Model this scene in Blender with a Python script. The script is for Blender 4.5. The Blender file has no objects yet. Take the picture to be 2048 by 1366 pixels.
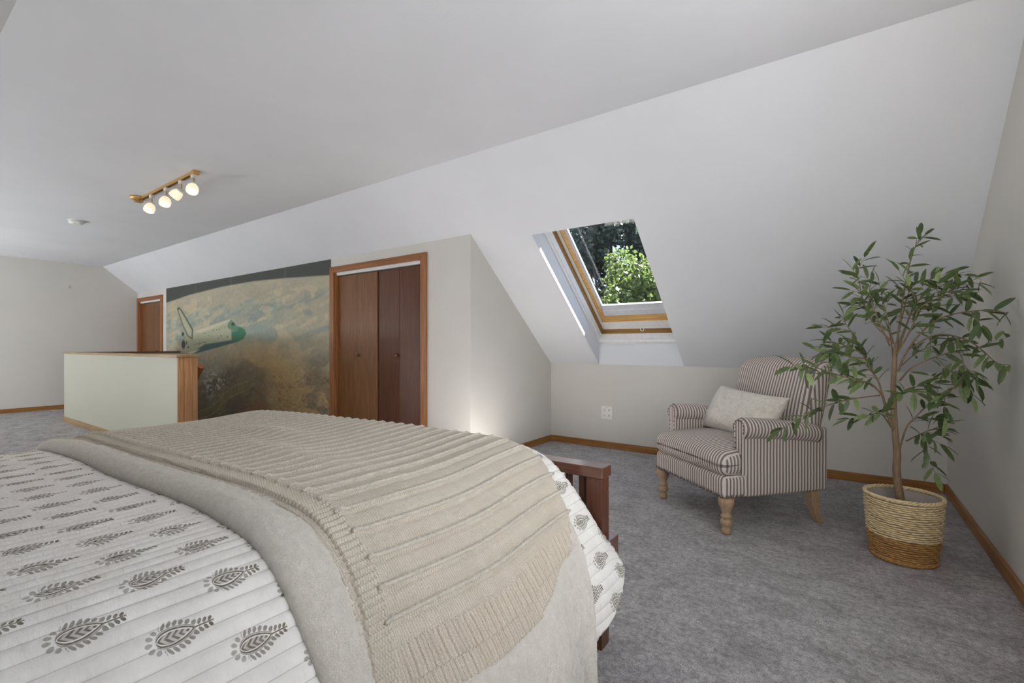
import bpy, bmesh, math, random
import numpy as np
from mathutils import Vector, Matrix

# ------------------------------------------------------------------ camera, world, sun, fill lamps, exposure
scene = bpy.context.scene
COL = scene.collection
YAW = math.atan(662 / 941)
CAM_H = 1.05
cam_d = bpy.data.cameras.new('camera')
cam_d.sensor_width = 36.0
cam_d.lens = 36.0 * 941 / 2048
cam_d.shift_y = 9 / 2048
cam_d.clip_start = 0.02
cam = bpy.data.objects.new('camera', cam_d)
COL.objects.link(cam)
cam.location = (0, 0, CAM_H)
cam.rotation_euler = (math.pi / 2, 0, YAW)
scene.camera = cam

world = bpy.data.worlds.new('sky')
scene.world = world
world.use_nodes = True
wn = world.node_tree.nodes
bg = wn['Background']
bg.inputs['Color'].default_value = (0.62, 0.76, 1.0, 1)
bg.inputs['Strength'].default_value = 1.1

sun_d = bpy.data.lights.new('sun', 'SUN')
sun_d.energy = 50.0
sun_d.angle = math.radians(0.6)
sun_d.color = (1.0, 0.95, 0.87)
sun = bpy.data.objects.new('sun', sun_d)
COL.objects.link(sun)
SUN_DIR = Vector((0.38, 0.62, 1.0)).normalized()
sun.rotation_euler = SUN_DIR.to_track_quat('Z', 'Y').to_euler()

def fill_lamp(name, loc, direction, sx, sy, power, color):  # area lamp added to brighten the room
    d = bpy.data.lights.new(name, 'AREA')
    d.shape = 'RECTANGLE'; d.size = sx; d.size_y = sy
    d.energy = power; d.color = color
    o = bpy.data.objects.new(name, d)
    COL.objects.link(o)
    o.location = loc
    o.rotation_euler = Vector(direction).to_track_quat('-Z', 'Y').to_euler()
    return o

# slope geometry (both roof slopes mirror each other about the ridge)
XL, XR = -10.68, 0.608
YK, ZK = 4.52, 0.858          # knee wall line on the skylight side
YE, ZC = 2.635, 2.45          # where the slope meets the flat ceiling
YE2 = 0.405                   # near edge of the flat ceiling
YK2 = YE2 - (YK - YE)         # near knee wall
ANG = math.atan2(ZC - ZK, YK - YE)
SA, CA = math.sin(ANG), math.cos(ANG)

# fill lamps added at unseen windows behind and beside the camera
fill_lamp('fill_gable', (XR - 0.03, 1.0, 1.25), (-0.66, 0.50, 0.34), 1.5, 1.0, 19, (1.0, 0.99, 0.97))
ADDED_KNEE_WIN = (-9.2, -6.2, -3.75, -0.35)     # made-up low windows in the near knee wall, placed to light the ceiling
for xx, pw in zip(ADDED_KNEE_WIN, (58, 25, 10, 5)):
    fill_lamp('fill_knee', (xx, YK2 + 0.02, 0.48), (0, 0.62, 0.78), 1.7, 0.5, pw, (0.98, 0.99, 1.0))

scene.view_settings.view_transform = 'Standard'
scene.view_settings.look = 'None'
scene.view_settings.gamma = 1.0
scene.view_settings.use_curve_mapping = False
scene.view_settings.exposure = 0.62

# ------------------------------------------------------------------ helpers
rng = random.Random(7)
nprng = np.random.default_rng(11)

def lin(r, g=None, b=None):
    if g is None: g = b = r
    def f(c):
        c /= 255.0
        return c / 12.92 if c <= 0.04045 else ((c + 0.055) / 1.055) ** 2.4
    return (f(r), f(g), f(b), 1.0)

def link(name, mesh, mat=None, parent=None, smooth=False):
    o = bpy.data.objects.new(name, mesh)
    COL.objects.link(o)
    if mat is not None and len(mesh.materials) == 0:
        mesh.materials.append(mat)
    if parent is not None: o.parent = parent
    if smooth:
        mesh.polygons.foreach_set('use_smooth', [True] * len(mesh.polygons))
    return o

def empty(name, loc=(0, 0, 0), rz=0.0):
    o = bpy.data.objects.new(name, None)
    o.empty_display_size = 0.1
    COL.objects.link(o)
    o.location = loc; o.rotation_euler = (0, 0, rz)
    return o

def tag(o, label=None, cat=None, group=None, kind=None):
    if label: o['label'] = label
    if cat: o['category'] = cat
    if group: o['group'] = group
    if kind: o['kind'] = kind
    return o

def struct(o, label=None):
    o['kind'] = 'structure'
    if label: o['label'] = label
    return o

class MB:
    """collects verts and faces for one mesh"""
    def __init__(self):
        self.v = []; self.f = []
    def add(self, vs, fs):
        n = len(self.v)
        self.v += [tuple(p) for p in vs]
        self.f += [tuple(i + n for i in q) for q in fs]
        return self
    def box(self, x0, x1, y0, y1, z0, z1):
        vs = [(x, y, z) for x in (x0, x1) for y in (y0, y1) for z in (z0, z1)]
        return self.add(vs, [(0, 1, 3, 2), (4, 6, 7, 5), (0, 4, 5, 1), (2, 3, 7, 6), (0, 2, 6, 4), (1, 5, 7, 3)])
    def prism(self, pts, d):
        """closed polygon pts (3d) extruded by vector d"""
        n = len(pts); d = Vector(d)
        vs = [Vector(p) for p in pts] + [Vector(p) + d for p in pts]
        fs = [tuple(range(n - 1, -1, -1)), tuple(range(n, 2 * n))]
        fs += [(i, (i + 1) % n, n + (i + 1) % n, n + i) for i in range(n)]
        return self.add(vs, fs)
    def tube(self, pts, rad, seg=8, cap=True):
        pts = [Vector(p) for p in pts]
        if not hasattr(rad, '__len__'): rad = [rad] * len(pts)
        base = len(self.v)
        up = None
        for i, p in enumerate(pts):
            t = (pts[min(i + 1, len(pts) - 1)] - pts[max(i - 1, 0)])
            t.normalize()
            if up is None:
                up = t.orthogonal().normalized()
            else:
                up = (up - t * up.dot(t)); up.normalize()
            s = t.cross(up)
            for k in range(seg):
                a = 2 * math.pi * k / seg
                self.v.append(tuple(p + (up * math.cos(a) + s * math.sin(a)) * rad[i]))
        for i in range(len(pts) - 1):
            for k in range(seg):
                a = base + i * seg + k; b = base + i * seg + (k + 1) % seg
                self.f.append((a, b, b + seg, a + seg))
        if cap:
            self.f.append(tuple(base + k for k in range(seg - 1, -1, -1)))
            e = base + (len(pts) - 1) * seg
            self.f.append(tuple(e + k for k in range(seg)))
        return self
    def lathe(self, prof, seg=24, center=(0, 0, 0), axis=(0, 0, 1), cap=True):
        """prof: list of (r, h) from bottom to top"""
        c = Vector(center); ax = Vector(axis).normalized()
        u = ax.orthogonal().normalized(); w = ax.cross(u)
        base = len(self.v)
        for r, h in prof:
            for k in range(seg):
                a = 2 * math.pi * k / seg
                self.v.append(tuple(c + ax * h + (u * math.cos(a) + w * math.sin(a)) * r))
        for i in range(len(prof) - 1):
            for k in range(seg):
                a = base + i * seg + k; b = base + i * seg + (k + 1) % seg
                self.f.append((a, b, b + seg, a + seg))
        if cap:
            self.f.append(tuple(base + k for k in range(seg - 1, -1, -1)))
            e = base + (len(prof) - 1) * seg
            self.f.append(tuple(e + k for k in range(seg)))
        return self
    def mesh(self, name):
        m = bpy.data.meshes.new(name)
        m.from_pydata(self.v, [], self.f)
        bm = bmesh.new(); bm.from_mesh(m)
        bmesh.ops.recalc_face_normals(bm, faces=bm.faces)
        bm.to_mesh(m); bm.free()
        m.update()
        return m
    def build(self, name, mat, parent=None, smooth=False, bevel=0.0, seg=2):
        o = link(name, self.mesh(name), mat, parent, smooth)
        if bevel:
            b = o.modifiers.new('bevel', 'BEVEL'); b.width = bevel; b.segments = seg
            b.limit_method = 'ANGLE'; b.angle_limit = math.radians(40)
        return o

def rbox(hx, hy, hz, r, kc=4, km=6, deform=None):
    """rounded box with flat-zone subdivisions; deform(p)->p"""
    def axis(h):
        rr = min(r, h)
        c = [h - rr + rr * math.sin(math.pi / 2 * i / kc) for i in range(kc + 1)]
        m = [-(h - rr) + 2 * (h - rr) * i / km for i in range(1, km)]
        return [-x for x in reversed(c)] + m + c
    ax = [axis(hx), axis(hy), axis(hz)]
    H = (hx, hy, hz)
    idx = {}; mb = MB()
    def vert(i, j, k):
        key = (i, j, k)
        if key not in idx:
            p = [ax[0][i], ax[1][j], ax[2][k]]
            inn = [max(-(H[n] - min(r, H[n])), min(H[n] - min(r, H[n]), p[n])) for n in range(3)]
            d = Vector(p) - Vector(inn)
            q = Vector(inn) + (d.normalized() * r if d.length > 1e-9 else Vector())
            if deform: q = deform(q)
            idx[key] = len(mb.v); mb.v.append(tuple(q))
        return idx[key]
    n = [len(a) for a in ax]
    for i in range(n[0] - 1):
        for j in range(n[1] - 1):
            for k in (0, n[2] - 1):
                mb.f.append((vert(i, j, k), vert(i + 1, j, k), vert(i + 1, j + 1, k), vert(i, j + 1, k)))
    for i in range(n[0] - 1):
        for k in range(n[2] - 1):
            for j in (0, n[1] - 1):
                mb.f.append((vert(i, j, k), vert(i + 1, j, k), vert(i + 1, j, k + 1), vert(i, j, k + 1)))
    for j in range(n[1] - 1):
        for k in range(n[2] - 1):
            for i in (0, n[0] - 1):
                mb.f.append((vert(i, j, k), vert(i, j + 1, k), vert(i, j + 1, k + 1), vert(i, j, k + 1)))
    return mb

def vnoise(x, y, seed=0):
    """smooth value noise on numpy arrays"""
    xi = np.floor(x).astype(np.int64); yi = np.floor(y).astype(np.int64)
    xf = x - xi; yf = y - yi
    def h(a, b):
        n = (a * 374761393 + b * 668265263 + seed * 974634777) & 0x7fffffff
        n = ((n ^ (n >> 13)) * 1274126177) & 0x7fffffff
        return ((n ^ (n >> 16)) & 0xffff) / 65535.0
    u = xf * xf * (3 - 2 * xf); v = yf * yf * (3 - 2 * yf)
    return (h(xi, yi) * (1 - u) + h(xi + 1, yi) * u) * (1 - v) + (h(xi, yi + 1) * (1 - u) + h(xi + 1, yi + 1) * u) * v

def fbm(x, y, seed=0, octv=5):
    t = 0; a = 0.5
    for i in range(octv):
        t = t + a * vnoise(x * 2 ** i, y * 2 ** i, seed + i * 17); a *= 0.5
    return t

def grid_mesh(name, P, uv=None, colors=None):
    """P: (ny,nx,3) array to a quad grid mesh"""
    ny, nx = P.shape[:2]
    m = bpy.data.meshes.new(name)
    i = np.arange((ny - 1) * (nx - 1)); r = i // (nx - 1); c = i % (nx - 1)
    a = r * nx + c
    F = np.stack([a, a + 1, a + nx + 1, a + nx], 1)
    m.vertices.add(ny * nx); m.vertices.foreach_set('co', P.reshape(-1).astype(np.float32))
    m.loops.add(F.size); m.loops.foreach_set('vertex_index', F.reshape(-1).astype(np.int32))
    m.polygons.add(len(F)); m.polygons.foreach_set('loop_start', (np.arange(len(F)) * 4).astype(np.int32))
    m.polygons.foreach_set('loop_total', np.full(len(F), 4, np.int32))
    m.polygons.foreach_set('use_smooth', np.ones(len(F), bool))
    if uv is not None:
        l = m.uv_layers.new(name='cloth')
        l.data.foreach_set('uv', uv.reshape(-1, 2)[F.reshape(-1)].reshape(-1).astype(np.float32))
    if colors is not None:
        ca = m.color_attributes.new('print', 'FLOAT_COLOR', 'POINT')
        ca.data.foreach_set('color', colors.reshape(-1).astype(np.float32))
    m.update(calc_edges=True)
    return m

# ------------------------------------------------------------------ material helpers
class X:
    """tiny expression wrapper over shader Math nodes"""
    nt = None
    def __init__(s, v): s.v = v
    @staticmethod
    def op(name, *args):
        n = X.nt.nodes.new('ShaderNodeMath'); n.operation = name
        for i, a in enumerate(args):
            v = a.v if isinstance(a, X) else a
            if isinstance(v, (int, float)): n.inputs[i].default_value = v
            else: X.nt.links.new(v, n.inputs[i])
        return X(n.outputs[0])
    def __add__(s, o): return X.op('ADD', s, o)
    __radd__ = __add__
    def __sub__(s, o): return X.op('SUBTRACT', s, o)
    def __rsub__(s, o): return X.op('SUBTRACT', o, s)
    def __mul__(s, o): return X.op('MULTIPLY', s, o)
    __rmul__ = __mul__
    def __truediv__(s, o): return X.op('DIVIDE', s, o)
def xabs(a): return X.op('ABSOLUTE', a)
def xmax(a, b): return X.op('MAXIMUM', a, b)
def xmin(a, b): return X.op('MINIMUM', a, b)
def xfloor(a): return X.op('FLOOR', a)
def xsin(a): return X.op('SINE', a)
def xcos(a): return X.op('COSINE', a)
def xstep(edge0, edge1, a):
    n = X.nt.nodes.new('ShaderNodeMapRange'); n.interpolation_type = 'SMOOTHSTEP'
    n.inputs['From Min'].default_value = edge0; n.inputs['From Max'].default_value = edge1
    X.nt.links.new(a.v, n.inputs['Value'])
    return X(n.outputs['Result'])

def new_mat(name, rough=0.6, spec=0.3):
    m = bpy.data.materials.new(name); m.use_nodes = True
    b = m.node_tree.nodes['Principled BSDF']
    b.inputs['Roughness'].default_value = rough
    b.inputs['Specular IOR Level'].default_value = spec
    return m, m.node_tree, b

def coord(nt, kind='Object', scale=(1, 1, 1), rot=(0, 0, 0)):
    tc = nt.nodes.new('ShaderNodeTexCoord'); mp = nt.nodes.new('ShaderNodeMapping')
    nt.links.new(tc.outputs[kind], mp.inputs['Vector'])
    mp.inputs['Scale'].default_value = scale; mp.inputs['Rotation'].default_value = rot
    return mp.outputs['Vector']

def noise(nt, vec, scale, detail=4, rough=0.6, dist=0.0):
    n = nt.nodes.new('ShaderNodeTexNoise')
    n.inputs['Scale'].default_value = scale; n.inputs['Detail'].default_value = detail
    n.inputs['Roughness'].default_value = rough; n.inputs['Distortion'].default_value = dist
    if vec is not None: nt.links.new(vec, n.inputs['Vector'])
    return n.outputs['Fac']

def ramp(nt, fac, stops):
    r = nt.nodes.new('ShaderNodeValToRGB')
    while len(r.color_ramp.elements) < len(stops): r.color_ramp.elements.new(0.5)
    for e, (p, c) in zip(r.color_ramp.elements, stops):
        e.position = p; e.color = c
    nt.links.new(fac, r.inputs['Fac'])
    return r.outputs['Color']

def mix(nt, fac, a, b, mode='MIX'):
    n = nt.nodes.new('ShaderNodeMix'); n.data_type = 'RGBA'; n.blend_type = mode
    for key, v in (('Factor', fac),):
        if isinstance(v, (int, float)): n.inputs[0].default_value = v
        else: nt.links.new(v, n.inputs[0])
    for i, v in ((6, a), (7, b)):
        if isinstance(v, tuple): n.inputs[i].default_value = v
        else: nt.links.new(v, n.inputs[i])
    return n.outputs[2]

def bump(nt, bsdf, h, strength=0.3, dist=0.01, prev=None):
    n = nt.nodes.new('ShaderNodeBump')
    n.inputs['Strength'].default_value = strength; n.inputs['Distance'].default_value = dist
    nt.links.new(h, n.inputs['Height'])
    if prev is not None: nt.links.new(prev, n.inputs['Normal'])
    nt.links.new(n.outputs['Normal'], bsdf.inputs['Normal'])
    return n.outputs['Normal']

def paint(name, c, rough=0.65, trowel=0.0, scale=9.0):
    m, nt, b = new_mat(name, rough, 0.25)
    v = coord(nt)
    n1 = noise(nt, v, 1.3, 3)
    dk = tuple(x * 0.955 for x in c[:3]) + (1,)
    nt.links.new(ramp(nt, n1, [(0.35, dk), (0.65, c)]), b.inputs['Base Color'])
    if trowel:
        n2 = noise(nt, coord(nt, scale=(1, 2.2, 1.6)), scale, 6, 0.65, 1.6)
        p = bump(nt, b, n2, trowel, 0.004)
    else:
        n2 = noise(nt, v, 160, 2)
        bump(nt, b, n2, 0.08, 0.002)
    return m

def wood(name, c1, c2, axis=0, rough=0.42, scale=1.0, spec=0.35):
    m, nt, b = new_mat(name, rough, spec)
    s = [14 * scale] * 3; s[axis] = 0.9 * scale
    v = coord(nt, scale=tuple(s))
    n1 = noise(nt, v, 1.6, 5, 0.62, 0.9)
    s2 = [110 * scale] * 3; s2[axis] = 3.0 * scale
    n2 = noise(nt, coord(nt, scale=tuple(s2)), 1.0, 3, 0.6)
    base = ramp(nt, n1, [(0.28, c1), (0.72, c2)])
    dk = tuple(x * 0.72 for x in c1[:3]) + (1,)
    fine = ramp(nt, n2, [(0.42, (0, 0, 0, 1)), (0.62, (1, 1, 1, 1))])
    nt.links.new(mix(nt, mix(nt, 0.75, (1, 1, 1, 1), fine), dk, base), b.inputs['Base Color'])
    bump(nt, b, n2, 0.06, 0.002)
    return m

def plain(name, c, rough=0.5, spec=0.3, metal=0.0):
    m, nt, b = new_mat(name, rough, spec)
    n = noise(nt, coord(nt), 25, 3)
    dk = tuple(x * 0.9 for x in c[:3]) + (1,)
    nt.links.new(ramp(nt, n, [(0.3, dk), (0.7, c)]), b.inputs['Base Color'])
    b.inputs['Metallic'].default_value = metal
    return m

M = {}
M['wall'] = paint('warm_grey_wall_paint', lin(211, 208, 201))
M['white'] = paint('white_ceiling_paint', lin(221, 223, 226), 0.7, 0.22, 11)
M['panel'] = paint('satin_grey_green_paint', lin(174, 175, 159), 0.35)
M['oakX'] = wood('honey_oak_trim_x', lin(150, 102, 52), lin(186, 134, 76), 0)
M['oakY'] = wood('honey_oak_trim_y', lin(150, 102, 52), lin(186, 134, 76), 1)
M['casingX'] = wood('cherry_casing_x', lin(142, 88, 50), lin(172, 114, 68), 0)
M['casingZ'] = wood('cherry_casing_z', lin(150, 96, 54), lin(182, 124, 74), 2)
M['door'] = wood('mahogany_door_veneer', lin(118, 78, 46), lin(146, 100, 62), 2, 0.4, 1.3)
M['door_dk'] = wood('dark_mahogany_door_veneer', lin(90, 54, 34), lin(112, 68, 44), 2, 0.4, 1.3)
M['postZ'] = wood('pale_fir_boards_z', lin(176, 128, 88), lin(206, 158, 114), 2, 0.5)
M['capX'] = wood('stair_cap_wood_x', lin(150, 120, 80), lin(178, 150, 106), 0, 0.35)
M['capY'] = wood('stair_cap_wood_y', lin(120, 80, 55), lin(145, 100, 70), 1, 0.4)
M['bedX'] = wood('cherry_bed_wood_x', lin(92, 54, 37), lin(118, 72, 50), 0, 0.28, 1.5, 0.5)
_b = M['bedX'].node_tree.nodes['Principled BSDF']
_b.inputs['Coat Weight'].default_value = 0.7; _b.inputs['Coat Roughness'].default_value = 0.15
M['bedZ'] = wood('cherry_bed_wood_z', lin(86, 50, 35), lin(110, 66, 46), 2, 0.32, 1.5, 0.5)
M['bedY'] = wood('cherry_bed_wood_y', lin(104, 62, 42), lin(132, 82, 56), 1, 0.32, 1.5)
M['frame_wood'] = wood('skylight_frame_wood', lin(150, 108, 52), lin(176, 134, 72), 0, 0.35)
M['sash_wood'] = wood('skylight_sash_wood', lin(206, 162, 96), lin(226, 184, 118), 0, 0.35)
M['leg_wood'] = wood('bleached_leg_wood', lin(170, 140, 110), lin(200, 170, 138), 2, 0.6, 2.5)
M['trimwhite'] = plain('white_semigloss_trim', lin(232, 232, 230), 0.35)
M['bead'] = plain('grey_glazing_bead', lin(205, 208, 214), 0.4)
M['plastic'] = plain('white_plastic', lin(236, 235, 230), 0.35)
M['dark'] = plain('dark_slot', lin(45, 42, 40), 0.6)
M['brass'] = plain('brass_track', lin(214, 170, 104), 0.35, 0.5, 0.6)
M['knob'] = plain('bronze_knob', lin(120, 84, 56), 0.35, 0.5, 0.3)
M['steel'] = plain('brushed_bracket_metal', lin(200, 190, 180), 0.35, 0.5, 0.8)
M['nail'] = plain('antique_pewter_nailhead', lin(128, 118, 108), 0.35, 0.5, 0.7)
M['trackblack'] = plain('track_slot_black', lin(60, 45, 30), 0.5)

def carpet():
    m, nt, b = new_mat('grey_plush_carpet', 0.95, 0.05)
    v = coord(nt)
    big = noise(nt, coord(nt, scale=(1, 1.5, 1), rot=(0, 0, 0.5)), 5.5, 5, 0.62, 0.8)
    mid = noise(nt, v, 42, 5, 0.8, 0.4)
    fine = noise(nt, v, 230, 3, 0.8)
    c0 = ramp(nt, big, [(0.32, lin(204, 200, 201)), (0.52, lin(236, 232, 233)), (0.70, lin(255, 252, 252))])
    c1 = mix(nt, 0.75, c0, ramp(nt, mid, [(0.36, lin(158, 154, 154)), (0.58, lin(255, 253, 252))]), 'MULTIPLY')
    c2 = mix(nt, 0.85, c1, ramp(nt, fine, [(0.34, lin(118, 115, 115)), (0.51, lin(255, 255, 255))]), 'MULTIPLY')
    nt.links.new(c2, b.inputs['Base Color'])
    b.inputs['Sheen Weight'].default_value = 0.25
    p = bump(nt, b, mid, 0.9, 0.02)
    bump(nt, b, fine, 0.9, 0.008, p)
    return m
M['carpet'] = carpet()

def quilt_mat():
    m, nt, b = new_mat('white_quilted_cotton_with_block_print', 0.85, 0.15)
    X.nt = nt
    uvn = nt.nodes.new('ShaderNodeUVMap'); uvn.uv_map = 'cloth'
    sep = nt.nodes.new('ShaderNodeSeparateXYZ'); nt.links.new(uvn.outputs['UV'], sep.inputs[0])
    s, y = X(sep.outputs['X']), X(sep.outputs['Y'])
    PY, PS = 0.097, 0.122
    j = xfloor((y - 0.387) / PY + 0.5)
    bb = y - 0.387 - j * PY
    par = X.op('PINGPONG', j, 1.0)
    a = s - 0.632 - par * (PS / 2)
    a = a - xfloor(a / PS + 0.5) * PS
    k = 0.046
    p = bb / k; q = a / k
    # teardrop body
    aq = xabs(q)
    tt = xmin(xmax((p + 0.62) / 1.12, 0.0001), 0.9999)
    w = X.op('SQRT', tt) * X.op('POWER', 1.0 - tt, 0.85) * 0.66
    d = aq - w
    body = xstep(-0.66, -0.60, p) * (1.0 - xstep(0.46, 0.52, p))
    ring = (1.0 - xstep(0.018, 0.04, xabs(d + 0.035))) * body
    veins = xstep(-0.3, 0.4, xsin(p * 30.0 - aq * 34.0))
    inner = (1.0 - xstep(-0.115, -0.095, d)) * (0.45 + 0.5 * veins)
    halo = (1.0 - xstep(0.01, 0.03, xabs(d - 0.03))) * body * 0.7
    # rounded petals along both sides, running out into a leafy tip
    def frac(e): return e - xfloor(e) - 0.5
    tip = xstep(0.35, 1.1, p)
    lx = frac((p - 0.5 * d) / 0.165 + 20.0) / 0.40
    ly = (d - (0.165 - 0.075 * tip)) / (0.125 - 0.045 * tip)
    pet = (1.0 - xstep(0.65, 1.0, lx * lx + ly * ly)) * xstep(-0.46, -0.40, p) * (1.0 - xstep(1.06, 1.12, p)) * (0.75 + 0.25 * tip)
    bk_ = p + 0.45
    th = X.op('ARCTAN2', q, bk_ * -1.0)
    rr = X.op('SQRT', bk_ * bk_ + q * q) - 0.22
    lx2 = frac(th * 1.75 + 20.5) / 0.38
    ly2 = (rr - 0.14) / 0.11
    pet2 = (1.0 - xstep(0.65, 1.0, lx2 * lx2 + ly2 * ly2)) * (1.0 - xstep(-0.46, -0.42, p)) * 0.6
    stem = (1.0 - xstep(0.012, 0.035, aq)) * xstep(0.40, 0.46, p) * (1.0 - xstep(1.10, 1.18, p))
    ink = xmax(xmax(xmax(ring, inner), halo), xmax(pet, xmax(pet2, stem)))
    wear = noise(nt, uvn.outputs['UV'], 160, 3)
    ink = ink * (0.72 + 0.5 * X(wear))
    ink = xmin(ink, 1.0)
    # stitched channels
    ch = X.op('PINGPONG', s + 10.0, 0.0145) / 0.0145
    groove = 1.0 - xstep(0.0, 0.11, ch)
    cl = noise(nt, uvn.outputs['UV'], 14, 4)
    base = ramp(nt, cl, [(0.3, lin(214, 210, 204)), (0.7, lin(228, 226, 222))])
    base2 = mix(nt, (groove * 0.42).v, base, lin(120, 112, 102))
    nt.links.new(mix(nt, ink.v, base2, lin(104, 95, 82)), b.inputs['Base Color'])
    cr = noise(nt, coord(nt, 'UV', scale=(0.55, 1.3, 1)), 60, 4, 0.6, 0.5)
    pn = bump(nt, b, cr, 0.55, 0.006)
    bump(nt, b, noise(nt, uvn.outputs['UV'], 900, 2), 0.15, 0.001, pn)
    return m
M['quilt'] = quilt_mat()

def fleece_mat(name, c1, c2, sc=330):
    m, nt, b = new_mat(name, 0.95, 0.05)
    v = coord(nt)
    f = noise(nt, v, sc, 4, 0.75, 0.8)
    g = noise(nt, v, 45, 4, 0.65)
    cc = mix(nt, 0.5, ramp(nt, f, [(0.3, c1), (0.62, c2)]), ramp(nt, g, [(0.3, c1), (0.7, c2)]))
    nt.links.new(cc, b.inputs['Base Color'])
    b.inputs['Sheen Weight'].default_value = 0.4
    p = bump(nt, b, f, 0.9, 0.006)
    bump(nt, b, g, 0.5, 0.012, p)
    return m
M['fleece'] = fleece_mat('cream_sherpa_fleece', lin(218, 210, 196), lin(246, 241, 230))
M['pillow'] = fleece_mat('ivory_faux_fur', lin(196, 188, 174), lin(238, 232, 220), 70)

def knit_mat():
    m, nt, b = new_mat('oatmeal_knit_wool', 0.92, 0.08)
    X.nt = nt
    uvn = nt.nodes.new('ShaderNodeUVMap'); uvn.uv_map = 'cloth'
    sep = nt.nodes.new('ShaderNodeSeparateXYZ'); nt.links.new(uvn.outputs['UV'], sep.inputs[0])
    s, y = X(sep.outputs['X']), X(sep.outputs['Y'])
    wob = X(noise(nt, uvn.outputs['UV'], 30, 1)) * 0.003
    cols = X.op('PINGPONG', y + wob + 5.0, 0.0030) / 0.0030
    st = xsin((s + 5.0) * 1400.0 + cols * 2.6)
    h = xstep(0.0, 0.8, cols) * 0.7 + st * 0.2
    fn = noise(nt, uvn.outputs['UV'], 420, 4, 0.8)
    bn = noise(nt, uvn.outputs['UV'], 18, 4)
    c = ramp(nt, fn, [(0.3, lin(176, 165, 147)), (0.55, lin(206, 197, 181)), (0.75, lin(232, 225, 212))])
    c = mix(nt, 0.25, c, ramp(nt, bn, [(0.3, lin(190, 180, 163)), (0.7, lin(224, 217, 205))]))
    c = mix(nt, ((1.0 - xstep(0.0, 0.42, cols)) * 0.45).v, c, lin(164, 146, 118))
    nt.links.new(c, b.inputs['Base Color'])
    b.inputs['Sheen Weight'].default_value = 0.2
    p = bump(nt, b, h.v, 0.7, 0.003)
    bump(nt, b, fn, 0.5, 0.003, p)
    return m
M['knit'] = knit_mat()
M['knitrib'] = fleece_mat('oatmeal_knit_rope', lin(198, 187, 168), lin(236, 229, 214), 260)

def stripe_mat(name, axis, period=0.0215):
    m, nt, b = new_mat(name, 0.85, 0.12)
    X.nt = nt
    v = coord(nt)
    sep = nt.nodes.new('ShaderNodeSeparateXYZ'); nt.links.new(v, sep.inputs[0])
    if axis == 'X':
        tcn = nt.nodes.new('ShaderNodeTexCoord'); sn = nt.nodes.new('ShaderNodeSeparateXYZ')
        nt.links.new(tcn.outputs['Normal'], sn.inputs[0])
        sw = X.op('GREATER_THAN', xabs(X(sn.outputs['X'])), 0.78)
        u = X(sep.outputs['X']) * (1.0 - sw) + X(sep.outputs['Y']) * sw
    else:
        u = X(sep.outputs['Y'])
    wv = X(noise(nt, v, 9, 2)) * 0.006
    p = X.op('PINGPONG', u + wv + 4.0, period / 2) / (period / 2)
    st = xstep(0.47, 0.57, p)
    pin = xstep(0.02, 0.05, xabs(p - 0.34))
    c = mix(nt, st.v, lin(222, 213, 205), lin(138, 123, 117))
    weave = noise(nt, v, 700, 2, 0.7)
    c = mix(nt, 0.35, c, ramp(nt, weave, [(0.3, lin(170, 165, 160)), (0.7, lin(255, 255, 255))]), 'MULTIPLY')
    nt.links.new(c, b.inputs['Base Color'])
    bump(nt, b, weave, 0.25, 0.002)
    return m
M['stripeX'] = stripe_mat('ticking_stripe_across_width', 'X')
M['stripeY'] = stripe_mat('ticking_stripe_along_side', 'Y')

def leaf_mat(name, c1, c2, trans=0.35, sc=6):
    m = bpy.data.materials.new(name); m.use_nodes = True
    nt = m.node_tree; b = nt.nodes['Principled BSDF']
    b.inputs['Roughness'].default_value = 0.45
    oi = nt.nodes.new('ShaderNodeObjectInfo')
    geo = nt.nodes.new('ShaderNodeNewGeometry')
    n = noise(nt, coord(nt, 'Object'), sc, 2)
    X.nt = nt
    f = xmin(X(n) * 0.6 + X(oi.outputs['Random']) * 0.6 - 0.1, 1.0)
    col = ramp(nt, f.v, [(0.15, c1), (0.8, c2)])
    nt.links.new(col, b.inputs['Base Color'])
    t = nt.nodes.new('ShaderNodeBsdfTranslucent'); nt.links.new(col, t.inputs['Color'])
    mx = nt.nodes.new('ShaderNodeMixShader'); mx.inputs[0].default_value = trans
    nt.links.new(b.outputs[0], mx.inputs[1]); nt.links.new(t.outputs[0], mx.inputs[2])
    nt.links.new(mx.outputs[0], nt.nodes['Material Output'].inputs['Surface'])
    return m
M['olive_leaf'] = leaf_mat('olive_leaf_green', lin(60, 78, 46), lin(142, 162, 102), 0.3)
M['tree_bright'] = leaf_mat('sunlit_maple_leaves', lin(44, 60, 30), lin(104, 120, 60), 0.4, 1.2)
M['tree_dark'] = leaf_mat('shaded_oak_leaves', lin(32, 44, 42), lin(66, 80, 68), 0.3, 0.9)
M['bark'] = wood('olive_bark', lin(126, 104, 80), lin(166, 142, 114), 2, 0.85, 3.0)
M['treebark'] = wood('tree_bark', lin(70, 60, 52), lin(96, 84, 72), 2, 0.9)

def straw(name, c1, c2):
    m, nt, b = new_mat(name, 0.75, 0.2)
    v = coord(nt)
    n = noise(nt, v, 60, 4, 0.7)
    nt.links.new(ramp(nt, n, [(0.3, c1), (0.7, c2)]), b.inputs['Base Color'])
    bump(nt, b, noise(nt, v, 300, 3), 0.4, 0.003)
    return m
M['straw'] = straw('natural_seagrass', lin(196, 170, 124), lin(240, 220, 180))
M['straw_dk'] = straw('brown_seagrass', lin(150, 110, 62), lin(196, 152, 98))
M['liner'] = plain('grey_felt_liner', lin(168, 158, 150), 0.95, 0.05)

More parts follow.
